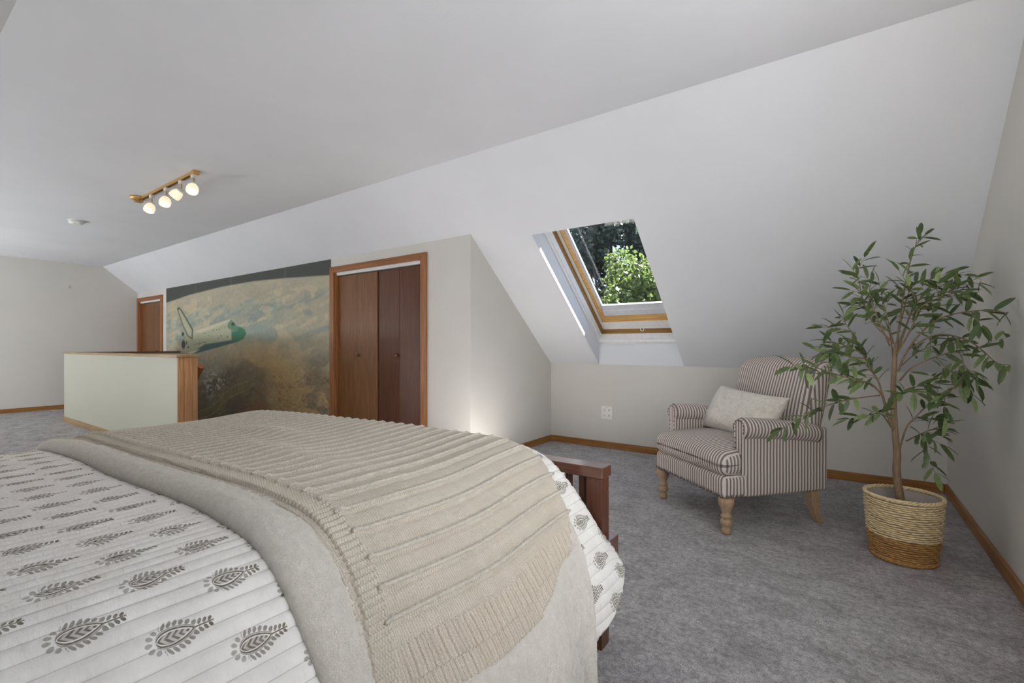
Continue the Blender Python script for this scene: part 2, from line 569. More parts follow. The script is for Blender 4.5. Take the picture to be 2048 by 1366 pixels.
def glass_mat():
    m = bpy.data.materials.new('window_glass'); m.use_nodes = True
    nt = m.node_tree; nt.nodes.remove(nt.nodes['Principled BSDF'])
    t = nt.nodes.new('ShaderNodeBsdfTransparent'); t.inputs[0].default_value = (0.93, 0.95, 0.97, 1)
    g = nt.nodes.new('ShaderNodeBsdfGlossy'); g.inputs['Roughness'].default_value = 0.03
    lw = nt.nodes.new('ShaderNodeLayerWeight'); lw.inputs['Blend'].default_value = 0.5
    X.nt = nt
    fr = X.op('POWER', X(lw.outputs['Facing']), 4.0) * 0.6 + 0.03
    mx = nt.nodes.new('ShaderNodeMixShader')
    nt.links.new(fr.v, mx.inputs[0]); nt.links.new(t.outputs[0], mx.inputs[1]); nt.links.new(g.outputs[0], mx.inputs[2])
    # dust specks on the pane
    d = nt.nodes.new('ShaderNodeBsdfDiffuse'); d.inputs[0].default_value = lin(205, 212, 222)
    n1 = noise(nt, coord(nt), 120, 3, 0.8)
    sp = ramp(nt, n1, [(0.62, (0, 0, 0, 1)), (0.82, (0.5, 0.5, 0.5, 1))])
    mx2 = nt.nodes.new('ShaderNodeMixShader')
    nt.links.new(sp, mx2.inputs[0]); nt.links.new(mx.outputs[0], mx2.inputs[1]); nt.links.new(d.outputs[0], mx2.inputs[2])
    nt.links.new(mx2.outputs[0], nt.nodes['Material Output'].inputs['Surface'])
    return m
M['glass'] = glass_mat()

def emit(name, c, s):
    m, nt, b = new_mat(name, 0.4)
    b.inputs['Base Color'].default_value = c
    b.inputs['Emission Color'].default_value = c
    b.inputs['Emission Strength'].default_value = s
    return m
M['shade_glow'] = emit('lit_frosted_lamp_glass', (1.0, 0.84, 0.60, 1), 0.42)
M['bulb'] = emit('lit_bulb', (1.0, 0.9, 0.7, 1), 2.2)

def print_mat():
    m, nt, b = new_mat('printed_wall_mural_paper', 0.55, 0.25)
    a = nt.nodes.new('ShaderNodeVertexColor'); a.layer_name = 'print'
    nt.links.new(a.outputs['Color'], b.inputs['Base Color'])
    return m
M['mural'] = print_mat()

# ------------------------------------------------------------------ the room
def plate(name, us, vs, holes, fn, mat, thick):
    """flat plate over the cells of us x vs, leaving holes (index pairs); fn(u, v, w) gives the point; w from 0 to thick"""
    mb = MB(); hole = set(holes)
    nu, nv = len(us) - 1, len(vs) - 1
    full = {(i, j) for i in range(nu) for j in range(nv)} - hole
    for (i, j) in full:
        u0, u1, v0, v1 = us[i], us[i + 1], vs[j], vs[j + 1]
        for w in (0, thick):
            mb.add([fn(u0, v0, w), fn(u1, v0, w), fn(u1, v1, w), fn(u0, v1, w)], [(0, 1, 2, 3)])
        for (di, dj, e) in ((-1, 0, ((u0, v0), (u0, v1))), (1, 0, ((u1, v0), (u1, v1))), (0, -1, ((u0, v0), (u1, v0))), (0, 1, ((u0, v1), (u1, v1)))):
            if (i + di, j + dj) not in full:
                (a, b_), (c, d) = e
                mb.add([fn(a, b_, 0), fn(c, d, 0), fn(c, d, thick), fn(a, b_, thick)], [(0, 1, 2, 3)])
    m = bpy.data.meshes.new(name); m.from_pydata(mb.v, [], mb.f)
    bm = bmesh.new(); bm.from_mesh(m)
    bmesh.ops.remove_doubles(bm, verts=bm.verts, dist=1e-5)
    bmesh.ops.recalc_face_normals(bm, faces=bm.faces)
    bm.to_mesh(m); bm.free()
    return struct(link(name, m, mat))

WX0, WX1 = -8.92, -5.03       # stair half wall run
WY0, WY1 = 1.78, 1.945
YC = 3.14                     # closet / mural wall
XA = -2.65                    # left cheek of the skylight alcove
DX0, DX1 = -4.61, -3.25       # big closet opening
EX0, EX1 = -10.60, -9.56      # small closet opening
DZ = 1.862

floor = plate('floor', [XL, -8.76, -5.15, XR], [YK2, WY1, YC, YK], [(1, 1)], lambda u, v, w: (u, v, -w), M['carpet'], 0.2)
floor['label'] = 'grey plush carpet floor'
ceiling = plate('ceiling', [XL, XR], [YE2, YE], [], lambda u, v, w: (u, v, ZC + w), M['white'], 0.12)
ceiling['label'] = 'flat white textured ceiling'
def SL(u, v, w):
    """point on the skylight slope: u world x, v up the slope, w outwards"""
    return Vector((u, YK - v * CA + w * SA, ZK + v * SA + w * CA))
SLEN = math.hypot(YK - YE, ZC - ZK)
OU0, OU1, OV0, OV1 = -2.075, -1.212, 0.0, 1.70
plate('ceiling_slope_skylight', [XL, OU0, OU1, XR], [0.0, OV1, SLEN], [(1, 0)], SL, M['white'], 0.10)['label'] = 'white sloping ceiling with the skylight opening'
def SN(u, v, w):
    return Vector((u, YK2 + v * CA - w * SA, ZK + v * SA + w * CA))
plate('ceiling_slope_rear', [XL, XR], [0.0, SLEN], [], SN, M['white'], 0.10)['label'] = 'white sloping ceiling behind the camera'

# walls
struct(MB().box(XL, XR, YK, YK + 0.1, -0.2, ZK + 0.05).build('wall_knee_far', M['wall']), 'low warm grey knee wall under the skylight')
kus = [XL]
for xx in ADDED_KNEE_WIN: kus += [xx - 0.85, xx + 0.85]
kus.append(XR)
plate('wall_knee_near', kus, [-0.2, 0.2, 0.76, ZK + 0.05], [(1, 1), (3, 1), (5, 1), (7, 1)], lambda u, v, w: (u, YK2 - w, v), M['wall'], 0.1)['label'] = 'low knee wall behind the camera'
for n, xx in enumerate(ADDED_KNEE_WIN):  # made-up window frames around the knee wall fill lamps
    w = struct(empty('window_%d' % (n + 3), (xx, YK2 - 0.05, 0.2)), 'unseen low window in the near knee wall, added for fill light')
    mb = MB()
    for (a0, a1, b0, b1) in ((-0.85, -0.80, 0, 0.56), (0.80, 0.85, 0, 0.56), (-0.80, 0.80, 0, 0.05), (-0.80, 0.80, 0.51, 0.56), (-0.02, 0.02, 0.05, 0.51)):
        mb.box(a0, a1, -0.03, 0.03, b0, b1)
    mb.build('window_frame', M['oakX'], w)
    MB().box(-0.80, 0.80, -0.004, 0.004, 0.05, 0.51).build('pane', M['glass'], w)
def gable(xa, xb, name, hole=None):
    prof = [(YK2, -0.2), (YK, -0.2), (YK, ZK), (YE, ZC), (YE2, ZC), (YK2, ZK)]
    if not hole:
        return struct(MB().prism([(xa, y, z) for y, z in prof], (xb - xa, 0, 0)).build(name, M['wall']))
    y0, y1, z0, z1 = hole
    mb = MB()
    def zr(y):
        return ZC if YE2 <= y <= YE else (ZC - (YE2 - y) * math.tan(ANG) if y < YE2 else ZC - (y - YE) * math.tan(ANG))
    polys = [[(YK2, -0.2), (y0, -0.2), (y0, zr(y0))] + ([(YE2, ZC)] if y0 > YE2 else []) + [(YK2, ZK)],
             [(y1, -0.2), (YK, -0.2), (YK, ZK), (YE, ZC), (y1, ZC)],
             [(y0, -0.2), (y1, -0.2), (y1, z0), (y0, z0)],
             [(y0, z1), (y1, z1), (y1, ZC)] + ([(YE2, ZC)] if y0 < YE2 else []) + [(y0, zr(y0))]]
    for p in polys:
        mb.prism([(xa, y, z) for y, z in p], (xb - xa, 0, 0))
    return struct(mb.build(name, M['wall']))
gable(XL, XL - 0.12, 'wall_left')['label'] = 'far gable wall, plain warm grey'
gable(XR, XR + 0.12, 'wall_right', (0.2, 1.8, 0.75, 2.1))['label'] = 'near gable wall beside the olive tree'
w2 = struct(empty('window_2', (XR + 0.06, 1.0, 0.75)), 'unseen gable window beside the camera, added for fill light')  # unseen window added as the opening for the gable fill lamp
mb = MB()
for (a0, a1, b0, b1) in ((-0.8, -0.73, 0, 1.35), (0.73, 0.8, 0, 1.35), (-0.73, 0.73, 0, 0.07), (-0.73, 0.73, 1.28, 1.35), (-0.73, 0.73, 0.65, 0.70)):
    mb.box(-0.03, 0.03, a0, a1, b0, b1)
mb.build('window_frame', M['oakY'], w2)
MB().box(0.0, 0.008, -0.73, 0.73, 0.07, 1.28).build('pane', M['glass'], w2)

# closet wall with two openings
mb = MB()
ZT = 2.10
for (x0, x1, z0, z1) in ((XL, EX0, -0.2, ZT), (EX0, EX1, DZ, ZT), (EX1, DX0, -2.2, ZT), (DX0, DX1, DZ, ZT), (DX1, XA, -0.2, ZT)):
    mb.box(x0, x1, YC, YC + 0.10, z0, z1)
struct(mb.build('wall_closet', M['wall']), 'warm grey closet wall carrying the mural and doors')
struct(MB().prism([(XA, YC + 0.1, -0.2), (XA, YK + 0.05, -0.2), (XA, YK + 0.05, ZK), (XA, YC + 0.1, ZK + (YK - YC - 0.1) * math.tan(ANG) + 0.05)], (-0.1, 0, 0)).build('wall_alcove', M['wall']), 'bright side wall of the skylight alcove')
# closet backs keep the openings dark
struct(MB().box(XL, XA - 0.1, YC + 0.75, YC + 0.80, -0.2, 1.5).build('wall_closet_back', M['wall']), 'back of the closets')

# baseboards
BH, BT = 0.068, 0.016
def board(name, x0, x1, y0, y1, mat):
    return struct(MB().box(x0, x1, y0, y1, 0, BH).build(name, mat, bevel=0.004), 'honey oak baseboard')
board('baseboard_knee', XA, XR - BT, YK - BT, YK, M['oakX'])
board('baseboard_right', XR - BT, XR, YK2, YK, M['oakY'])
board('baseboard_alcove', XA, XA + BT, YC - BT, YK - BT, M['oakY'])
board('baseboard_closet', DX1 + 0.06, XA, YC - BT, YC, M['oakX'])
board('baseboard_left', XL, XL + BT, YK2, YC, M['oakY'])

# ------------------------------------------------------------------ skylight window
win = struct(empty('window_1', SL((OU0 + OU1) / 2, 0.8, 0)), 'wood framed skylight set in the white slope')
winv = Matrix.Translation(win.location).inverted()
def ring(name, loops, mat, parent=win):
    """stepped rectangular frame; loops = (side inset, bottom inset, depth)"""
    mb = MB()
    L = []
    for a, b_, w in loops:
        L.append([winv @ SL(OU0 + a, OVB + b_, w), winv @ SL(OU1 - a, OVB + b_, w), winv @ SL(OU1 - a, OV1 - a, w), winv @ SL(OU0 + a, OV1 - a, w)])
    # close the ring behind so that it is a solid frame member
    a, b_, w = loops[-1]; a0, b0, w0 = loops[0]
    back = max(w, w0) + 0.02
    for (aa, bbb) in ((a, b_), (a0 - 0.004, b0 - 0.004)):
        L.append([winv @ SL(OU0 + aa, OVB + bbb, back), winv @ SL(OU1 - aa, OVB + bbb, back), winv @ SL(OU1 - aa, OV1 - aa, back), winv @ SL(OU0 + aa, OV1 - aa, back)])
    n = len(L)
    vs = [p for l in L for p in l]
    fs = []
    for i in range(n):
        k = (i + 1) % n
        for q in range(4):
            fs.append((i * 4 + q, i * 4 + (q + 1) % 4, k * 4 + (q + 1) % 4, k * 4 + q))
    mb.add(vs, fs)
    return mb.build(name, mat, parent)
WD = 0.16                      # depth of the plastered shaft
OVB = WD / CA * SA             # the sill of the shaft is vertical
# plastered shaft: cheeks, head and vertical sill (thick, closing the roof build-up)
mb = MB()
for u0, u1 in ((OU0 - 0.08, OU0 + 0.003), (OU1 - 0.003, OU1 + 0.08)):
    mb.prism([winv @ SL(u0, -0.0, 0.0015), winv @ SL(u0, OV1 + 0.06, 0.0015), winv @ SL(u0, OV1 + 0.06, 0.40), winv @ SL(u0, 0.0, 0.40)], (u1 - u0, 0, 0))
mb.prism([winv @ SL(OU0, OV1 - 0.003, 0.0015), winv @ SL(OU0, OV1 - 0.003, 0.40), winv @ SL(OU0, OV1 + 0.08, 0.40), winv @ SL(OU0, OV1 + 0.08, 0.0015)], (OU1 - OU0, 0, 0))
mb.prism([winv @ (SL(OU0, 0.0, 0.0) + Vector((0, -0.003, 0.002))), winv @ (SL(OU0, OVB, WD) + Vector((0, -0.003, 0))), winv @ SL(OU0, OVB, 0.40), winv @ SL(OU0, -0.15, 0.40), winv @ SL(OU0, -0.12, 0.05)], (OU1 - OU0, 0, 0))
mb.build('shaft', M['white'], win)
ring('trim', [(0.0, 0.0, WD), (0.014, 0.035, WD + 0.002), (0.018, 0.045, WD + 0.022), (0.026, 0.06, WD + 0.026)], M['trimwhite'])
ring('liner', [(0.026, 0.06, WD + 0.026), (0.028, 0.066, WD + 0.085)], M['trimwhite'])
ring('window_frame', [(0.028, 0.066, WD + 0.085), (0.032, 0.075, WD + 0.14)], M['frame_wood'])
ring('sash_cover', [(0.032, 0.075, WD + 0.14), (0.046, 0.15, WD + 0.142), (0.048, 0.155, WD + 0.135), (0.060, 0.185, WD + 0.135)], M['trimwhite'])
ring('sash', [(0.060, 0.185, WD + 0.14), (0.062, 0.19, WD + 0.15), (0.090, 0.235, WD + 0.155), (0.092, 0.24, WD + 0.175)], M['sash_wood'])
ring('glazing_bead', [(0.092, 0.24, WD + 0.175), (0.094, 0.30, WD + 0.18), (0.096, 0.31, WD + 0.19), (0.108, 0.37, WD + 0.19)], M['bead'])
MB().prism([winv @ SL(OU0 + 0.10, OVB + 0.30, WD + 0.195), winv @ SL(OU1 - 0.10, OVB + 0.30, WD + 0.195), winv @ SL(OU1 - 0.10, OV1 - 0.10, WD + 0.195), winv @ SL(OU0 + 0.10, OV1 - 0.10, WD + 0.195)], SL(0, 0, 0.006) - SL(0, 0, 0)).build('pane', M['glass'], win)
# pull ring under the sash
c = winv @ SL((OU0 + OU1) / 2 + 0.02, OVB + 0.085, WD + 0.14)
ringpts = [c + Vector((0.016 * math.cos(t), -0.004, 0.022 * math.sin(t) - 0.01)) for t in np.linspace(0, 2 * math.pi, 17)]
MB().tube(ringpts, 0.005, 6, cap=False).build('pull_ring', M['plastic'], win, smooth=True)

# ------------------------------------------------------------------ doors
def closet(name, x0, x1, label, panels, cas=0.075, left_cas=True, right_ang=0.0):
    d = struct(empty(name, ((x0 + x1) / 2, YC, 0)), label)
    cx = (x0 + x1) / 2
    la = cas if left_cas is True else left_cas
    # casing: two legs and a mitred head, jambs behind
    mb = MB().prism([(x0 - cx - la, -0.022, 0), (x0 - cx, -0.022, 0), (x0 - cx, -0.022, DZ), (x0 - cx - la, -0.022, DZ + 0.064)], (0, 0.0215, 0))
    mb.build('casing', M['casingZ'], d, bevel=0.004)
    MB().prism([(x1 - cx, -0.022, 0), (x1 - cx + cas, -0.022, 0), (x1 - cx + cas, -0.022, DZ + 0.064), (x1 - cx, -0.022, DZ)], (0, 0.0215, 0)).build('casing', M['casingZ'], d, bevel=0.004)
    MB().prism([(x0 - cx - la, -0.022, DZ + 0.064), (x0 - cx, -0.022, DZ), (x1 - cx, -0.022, DZ), (x1 - cx + cas, -0.022, DZ + 0.064)], (0, 0.0215, 0)).build('head_casing', M['casingX'], d, bevel=0.004)
    MB().box(x0 - cx, x0 - cx + 0.012, 0, 0.099, 0, DZ).build('jamb', M['casingZ'], d)
    MB().box(x1 - cx - 0.012, x1 - cx, 0, 0.099, 0, DZ).build('jamb', M['casingZ'], d)
    MB().box(x0 - cx + 0.012, x1 - cx - 0.012, 0.012, 0.05, DZ - 0.03, DZ - 0.001).build('track', M['trimwhite'], d)
    for (a, b_, ya, yb, mat, kn) in panels:
        # a panel leaf from (a,ya) to (b,yb) seen from above
        pa, pb = Vector((a - cx, ya, 0.015)), Vector((b_ - cx, yb, 0.015))
        t = (pb - pa).normalized(); nrm = Vector((-t.y, t.x, 0)) * 0.03
        lf = MB().prism([pa, pb, pb + Vector((0, 0, DZ - 0.055)), pa + Vector((0, 0, DZ - 0.055))], nrm).build('door_leaf', mat, d, bevel=0.003)
        if kn is not None:
            q = pa + (pb - pa) * kn - nrm.normalized() * 0.0; q.z = 0.955
            MB().lathe([(0.008, 0), (0.009, 0.012), (0.019, 0.020), (0.021, 0.028), (0.015, 0.036), (0.004, 0.039)], 14, q, -nrm).build('knob', M['knob'], lf, smooth=True)
    return d
mx = (DX0 + DX1) / 2
closet('door_1', DX0, DX1, 'large mahogany bifold closet doors beside the mural', [
    (DX0 + 0.016, DX0 + 0.345, 0.035, 0.030, M['door'], None),
    (DX0 + 0.348, mx - 0.008, 0.030, 0.035, M['door'], 0.08),
    (mx + 0.010, mx + 0.345, 0.045, 0.022, M['door_dk'], 0.94),
    (mx + 0.348, DX1 - 0.016, 0.022, 0.045, M['door_dk'], None)])
ex = (EX0 + EX1) / 2
closet('door_2', EX0, EX1, 'small far bifold closet door beside the mural', [
    (EX0 + 0.016, ex - 0.22, 0.045, 0.03, M['door'], None),
    (ex - 0.217, ex + 0.06, 0.03, 0.045, M['door'], None),
    (ex + 0.066, ex + 0.29, 0.045, 0.03, M['door'], 0.85),
    (ex + 0.293, EX1 - 0.016, 0.03, 0.045, M['door'], None)], left_cas=0.07)

# ------------------------------------------------------------------ wall mural
def mural():
    x0, x1, z0, z1 = -9.327, DX0 - 0.078, -0.42, 2.018
    nx, nz = 720, 400
    gx = np.linspace(x0, x1, nx); gz = np.linspace(z0, z1, nz)
    GX, GZ = np.meshgrid(gx, gz)
    def C(r, g, b_): return np.array(lin(r, g, b_)[:3])
    def blend(col, m, c): return col * (1 - m[..., None]) + c * m[..., None]
    def sst(a, b_, t):
        t = np.clip((t - a) / (b_ - a), 0, 1); return t * t * (3 - 2 * t)
    def poly(pts, soft=0.012):
        p = np.array(pts); inside = np.zeros_like(GX, bool); dist = np.full_like(GX, 9.0)
        n = len(p)
        for i in range(n):
            (ax, az), (bx, bz) = p[i], p[(i + 1) % n]
            cond = ((az > GZ) != (bz > GZ)) & (GX < (bx - ax) * (GZ - az) / (bz - az + 1e-12) + ax)
            inside ^= cond
            dx, dz = bx - ax, bz - az
            t = np.clip(((GX - ax) * dx + (GZ - az) * dz) / (dx * dx + dz * dz + 1e-12), 0, 1)
            dist = np.minimum(dist, np.hypot(GX - ax - t * dx, GZ - az - t * dz))
        sd = np.where(inside, -dist, dist)
        return 1 - sst(-soft, soft, sd)
    wx = GX + 0.6 * (fbm(GX * 1.4, GZ * 2.0, 3) - 0.5); wz = GZ + 0.35 * (fbm(GX * 1.5, GZ * 2.2, 5) - 0.5)
    n1 = fbm(wx * 1.3, wz * 4.5, 21, 6); n2 = fbm(wx * 4.0, wz * 10.0, 31, 6); n3 = fbm(GX * 22, GZ * 30, 41, 4)
    rot = GX * 0.86 + GZ * 1.2; ror = GZ * 0.9 - GX * 0.22
    st1 = fbm(rot * 1.6 + 2 * n1, ror * 12, 77, 5)
    col = np.zeros(GX.shape + (3,)) + C(178, 171, 147)
    col = blend(col, sst(0.40, 0.60, n1) * 0.6, C(164, 158, 140))
    # blue sea band across the left and centre
    band = sst(1.00, 1.20, wz) * (1 - sst(1.50, 1.70, wz)) * (1 - sst(-6.2, -5.0, GX + 1.2 * (n1 - 0.5)))
    col = blend(col, np.clip(band * (0.45 + 1.0 * sst(0.40, 0.60, n2)), 0, 1) * 0.85, C(140, 158, 148))
    up_ = sst(1.05, 1.2, GZ) * (1 - sst(1.62, 1.78, GZ))
    col = blend(col, sst(0.52, 0.64, st1) * up_ * 0.6, C(134, 146, 140))
    col = blend(col, sst(0.56, 0.68, fbm(rot * 2.2, ror * 16, 87, 5)) * up_ * 0.55, C(196, 184, 154))
    bay = poly([(-6.75, 1.36), (-6.3, 1.345), (-5.95, 1.30), (-5.6, 1.23), (-5.38, 1.13), (-5.36, 1.0), (-5.55, 1.03), (-5.85, 1.09), (-6.3, 1.12), (-6.7, 1.13)], 0.04)
    col = blend(col, bay * 0.85 * (0.7 + 0.5 * n2), C(136, 157, 151))
    col = blend(col, sst(-6.1, -5.5, GX) * bay * 0.7, C(176, 163, 146))
    # pale shore and clouds
    col = blend(col, sst(0.52, 0.66, n2) * 0.55 * sst(0.6, 0.9, GZ), C(204, 190, 156))
    # warm sand centre right, falling towards the dunes
    d = np.exp(-(((GX + 6.0 + 0.8 * (GZ - 0.7)) / 0.85) ** 2 + ((GZ - 0.72) / 0.36) ** 2))
    col = blend(col, np.clip(d * (0.7 + 0.7 * n2), 0, 1) * 0.85, C(210, 178, 122))
    # dusky lowland lower left and centre
    low = (1 - sst(0.50, 0.92, GZ - 0.14 * (GX + 7.0) + 0.7 * (n1 - 0.5) + 0.25 * (n2 - 0.5))) * (1 - sst(-6.3, -5.8, GX + 0.5 * (n2 - 0.5)))
    col = blend(col, low * 0.85, C(142, 127, 104))
    col = blend(col, low * sst(0.42, 0.60, n2) * 0.6, C(114, 104, 98))
    col = blend(col, low * sst(0.55, 0.70, fbm(rot * 3, ror * 22, 57, 4)) * 0.5, C(172, 158, 124))
    rose = (1 - sst(0.05, 0.62, GZ + 0.4 * (n2 - 0.5))) * sst(-7.1, -6.5, GX) * (1 - sst(-6.1, -5.9, GX + 0.3 * (n2 - 0.5)))
    col = blend(col, rose * 0.75, C(164, 130, 98))
    # rugged dune ridges lower right
    msk = sst(-6.25, -5.75, GX + 0.8 * (n1 - 0.5)) * (1 - sst(0.55, 0.85, GZ + 0.5 * (n1 - 0.5)))
    rx_, rz_ = GX * 10 + 5 * n2, GZ * 20 + 6 * n1
    r1 = np.abs(fbm(rx_, rz_, 91, 3) - 0.44); r3 = np.abs(fbm(rx_ * 1.7 + 9, rz_ * 1.7, 93, 3) - 0.44)
    col = blend(col, msk * 0.8, C(190, 158, 112))
    col = blend(col, msk * (1 - sst(0.01, 0.05, r1)) * 0.75, C(110, 90, 66))
    col = blend(col, msk * (1 - sst(0.01, 0.05, r3)) * 0.5, C(222, 196, 148))
    edge_ = sst(-5.35, -4.9, GX + 0.7 * (n2 - 0.5)) * (1 - sst(0.85, 1.05, GZ + 0.3 * (n1 - 0.5)))
    col = blend(col, edge_ * 0.6 * sst(0.35, 0.6, n2 + 0.1), C(112, 110, 100))
    # salt flats speckle and the long valley lower left
    spk = sst(0.50, 0.60, n3) * np.clip(1.6 * np.exp(-(((GX + 7.55) / 0.34) ** 2 + ((GZ - 0.50) / 0.17) ** 2)), 0, 1)
    col = blend(col, spk * 0.85, C(206, 202, 190))
    vz = GZ - (0.16 + 0.40 * (GX + 7.55) + 0.03 * np.sin(GX * 6))
    riv = np.exp(-(vz / 0.06) ** 2) * (1 - sst(-6.7, -6.2, GX))
    col = blend(col, riv * 0.75, C(154, 142, 104))
    col = blend(col, np.exp(-((np.abs(vz) - 0.06) / 0.012) ** 2) * (1 - sst(-6.7, -6.2, GX)) * 0.5, C(186, 172, 136))
    col = col * (0.86 + 0.28 * n3)[..., None]
    # space above the curved limb
    hx = [-9.4, -9.284, -8.358, -7.302, -6.406, -5.637, -4.787, -4.6]
    hz = [1.765, 1.781, 1.855, 1.901, 1.909, 1.886, 1.846, 1.835]
    H = np.interp(GX, hx, hz)
    col = blend(col, np.exp(-np.maximum(H - GZ, 0) / 0.07) * 0.5, C(172, 166, 146))
    col = blend(col, sst(-0.012, 0.012, GZ - H), C(74, 77, 72))
    # orbiter
    WHT, GRN, BLY = C(178, 178, 150), C(66, 124, 92), C(84, 106, 98)
    col = blend(col, poly([(-8.272, 1.277), (-7.111, 1.422), (-7.018, 1.424), (-6.926, 1.362), (-6.748, 1.314), (-6.626, 1.269), (-6.591, 1.216), (-6.66, 1.153), (-6.836, 1.107), (-7.206, 1.058), (-8.132, 0.938), (-8.416, 0.943), (-8.593, 0.946), (-8.563, 1.146), (-8.474, 1.269)]), WHT)
    col = blend(col, poly([(-8.25, 1.275), (-7.111, 1.422), (-7.018, 1.424), (-7.15, 1.375), (-8.0, 1.25)]) * 0.8, C(206, 200, 172))
    col = blend(col, poly([(-7.86, 1.074), (-7.009, 1.134), (-6.66, 1.153), (-6.836, 1.107), (-7.206, 1.058), (-8.132, 0.938), (-8.30, 0.955)]), BLY)
    col = blend(col, poly([(-7.111, 1.372), (-7.018, 1.424), (-6.90, 1.345), (-6.80, 1.318), (-6.78, 1.262), (-6.86, 1.256), (-7.0, 1.262), (-7.12, 1.31)]), C(104, 140, 112))
    col = blend(col, poly([(-7.02, 1.365), (-6.95, 1.385), (-6.90, 1.345), (-7.0, 1.33)]), C(52, 82, 66))
    col = blend(col, poly([(-7.018, 1.255), (-6.836, 1.262), (-6.80, 1.315), (-6.72, 1.305), (-6.626, 1.269), (-6.591, 1.216), (-6.66, 1.153), (-6.836, 1.107), (-7.009, 1.134)]), GRN)
    tail = [(-8.886, 1.658), (-8.84, 1.682), (-8.77, 1.674), (-8.665, 1.61), (-8.272, 1.314), (-8.289, 1.144), (-8.474, 1.20), (-8.593, 1.32), (-8.653, 1.359)]
    col = blend(col, poly(tail), C(92, 98, 82))
    col = blend(col, poly([(-8.83, 1.63), (-8.78, 1.645), (-8.68, 1.575), (-8.32, 1.30), (-8.33, 1.18), (-8.45, 1.22), (-8.57, 1.33), (-8.63, 1.375)]), WHT)
    for cx_, cz_, rx, rz in ((-8.65, 1.24, 0.045, 0.034), (-8.63, 1.075, 0.07, 0.07), (-8.51, 1.10, 0.02, 0.03), (-8.45, 1.03, 0.03, 0.018)):
        col = blend(col, 1 - sst(0.8, 1.2, np.hypot((GX - cx_) / rx, (GZ - cz_) / rz)), C(70, 74, 66))
    col = blend(col, poly([(-8.474, 0.942), (-8.022, 1.003), (-8.132, 0.969), (-8.358, 0.928)], 0.008), C(222, 216, 190))
    r2 = np.random.default_rng(5)
    for i in range(26):   # portholes, vents and the illegible hull marking
        if i < 10: cx_, cz_ = -7.9 + 0.085 * i + r2.uniform(-.02, .02), 1.235 + 0.010 * i + r2.uniform(-.006, .006)
        elif i < 20: cx_, cz_ = -8.25 + 0.045 * (i - 10), 1.062 + 0.006 * (i - 10) + r2.uniform(-.01, .01)
        else: cx_, cz_ = r2.uniform(-7.8, -7.1), r2.uniform(1.15, 1.22)
        rr = r2.uniform(0.012, 0.024)
        col = blend(col, (1 - sst(0.6, 1.2, np.hypot((GX - cx_) / rr, (GZ - cz_) / (rr * 0.55)))) * 0.85, C(88, 92, 80))
    # paper seams
    for sx in (-8.17, -7.03, -5.62):
        col = blend(col, np.exp(-((GX - sx) / 0.006) ** 2) * 0.18, C(214, 200, 170))
    P = np.stack([GX, np.full_like(GX, -0.006), GZ], -1)
    rgba = np.concatenate([np.clip(col, 0, 1), np.ones(GX.shape + (1,))], -1)
    P[..., 0] -= (x0 + x1) / 2
    m = grid_mesh('wall_mural', P, colors=rgba)
    bm = bmesh.new(); bm.from_mesh(m)      # the paper runs below floor level only beside the stairwell
    cut = [f for f in bm.faces if f.calc_center_median().z < 0.004 and not (-8.74 < f.calc_center_median().x + (x0 + x1) / 2 < -5.16)]
    bmesh.ops.delete(bm, geom=cut, context='FACES'); bm.to_mesh(m); bm.free()
    o = link('wall_mural', m, M['mural'])
    o.location = ((x0 + x1) / 2, YC, 0)
    so = o.modifiers.new('paper', 'SOLIDIFY'); so.thickness = 0.004; so.offset = 0
    tag(o, 'faded wall mural of a space shuttle orbiting over desert Earth', 'mural')
mural()

# ------------------------------------------------------------------ stair half wall
hw = struct(empty('wall_stair', ((WX0 + WX1) / 2, WY0, 0)), 'half wall round the stairwell with wood cap')
ox, oy = (WX0 + WX1) / 2, WY0
def hb(x0, x1, y0, y1, z0, z1): return MB().box(x0 - ox, x1 - ox, y0 - oy, y1 - oy, z0, z1)
HZ = 0.942
hb(WX0, WX1 - 0.021, WY0, WY1, -0.2, HZ).build('wall_panel', M['panel'], hw)
hb(WX0, WX0 + 0.16, WY1, YC, -0.2, HZ).build('side_panel', M['wall'], hw)
hb(WX0 - 0.008, WX1 + 0.006, WY0 - 0.012, WY1 + 0.012, HZ, HZ + 0.024).build('cap_rail', M['capX'], hw, bevel=0.003)
hb(WX0 - 0.008, WX0 + 0.172, WY1 + 0.012, YC, HZ, HZ + 0.024).build('cap_rail', M['capY'], hw, bevel=0.003)
for (a, b_) in ((WY0, WY0 + 0.050), (WY0 + 0.052, WY0 + 0.124), (WY0 + 0.126, WY1)):
    hb(WX1 - 0.02, WX1, a, b_, 0.0, HZ - 0.001).build('plank', M['postZ'], hw, bevel=0.0025)
hb(WX0 - 0.012, WX1 - 0.02, WY0 - 0.014, WY0, 0, 0.068).build('baseboard', M['capX'], hw, bevel=0.003)
# stairs going down behind it
st = struct(empty('staircase', (-5.15, WY1, 0)), 'carpeted stairs going down behind the half wall')
for i in range(9):
    MB().box(-0.25 * (i + 1) - 0.02, -0.25 * i, 0.0, YC - WY1, -0.19 * (i + 2), -0.19 * (i + 1)).build('step', M['carpet'], st)
mb = MB().box(-3.65, 0, 0, YC - WY1, -2.25, -2.2)
mb.box(-3.70, -3.61, -0.1, YC - WY1, -2.2, -0.2).box(-3.6, 0.1, -0.1, 0.0, -2.2, -0.2).box(0, 0.1, 0, YC - WY1, -2.2, -0.2)
mb.build('stairwell_lining', M['wall'], st)
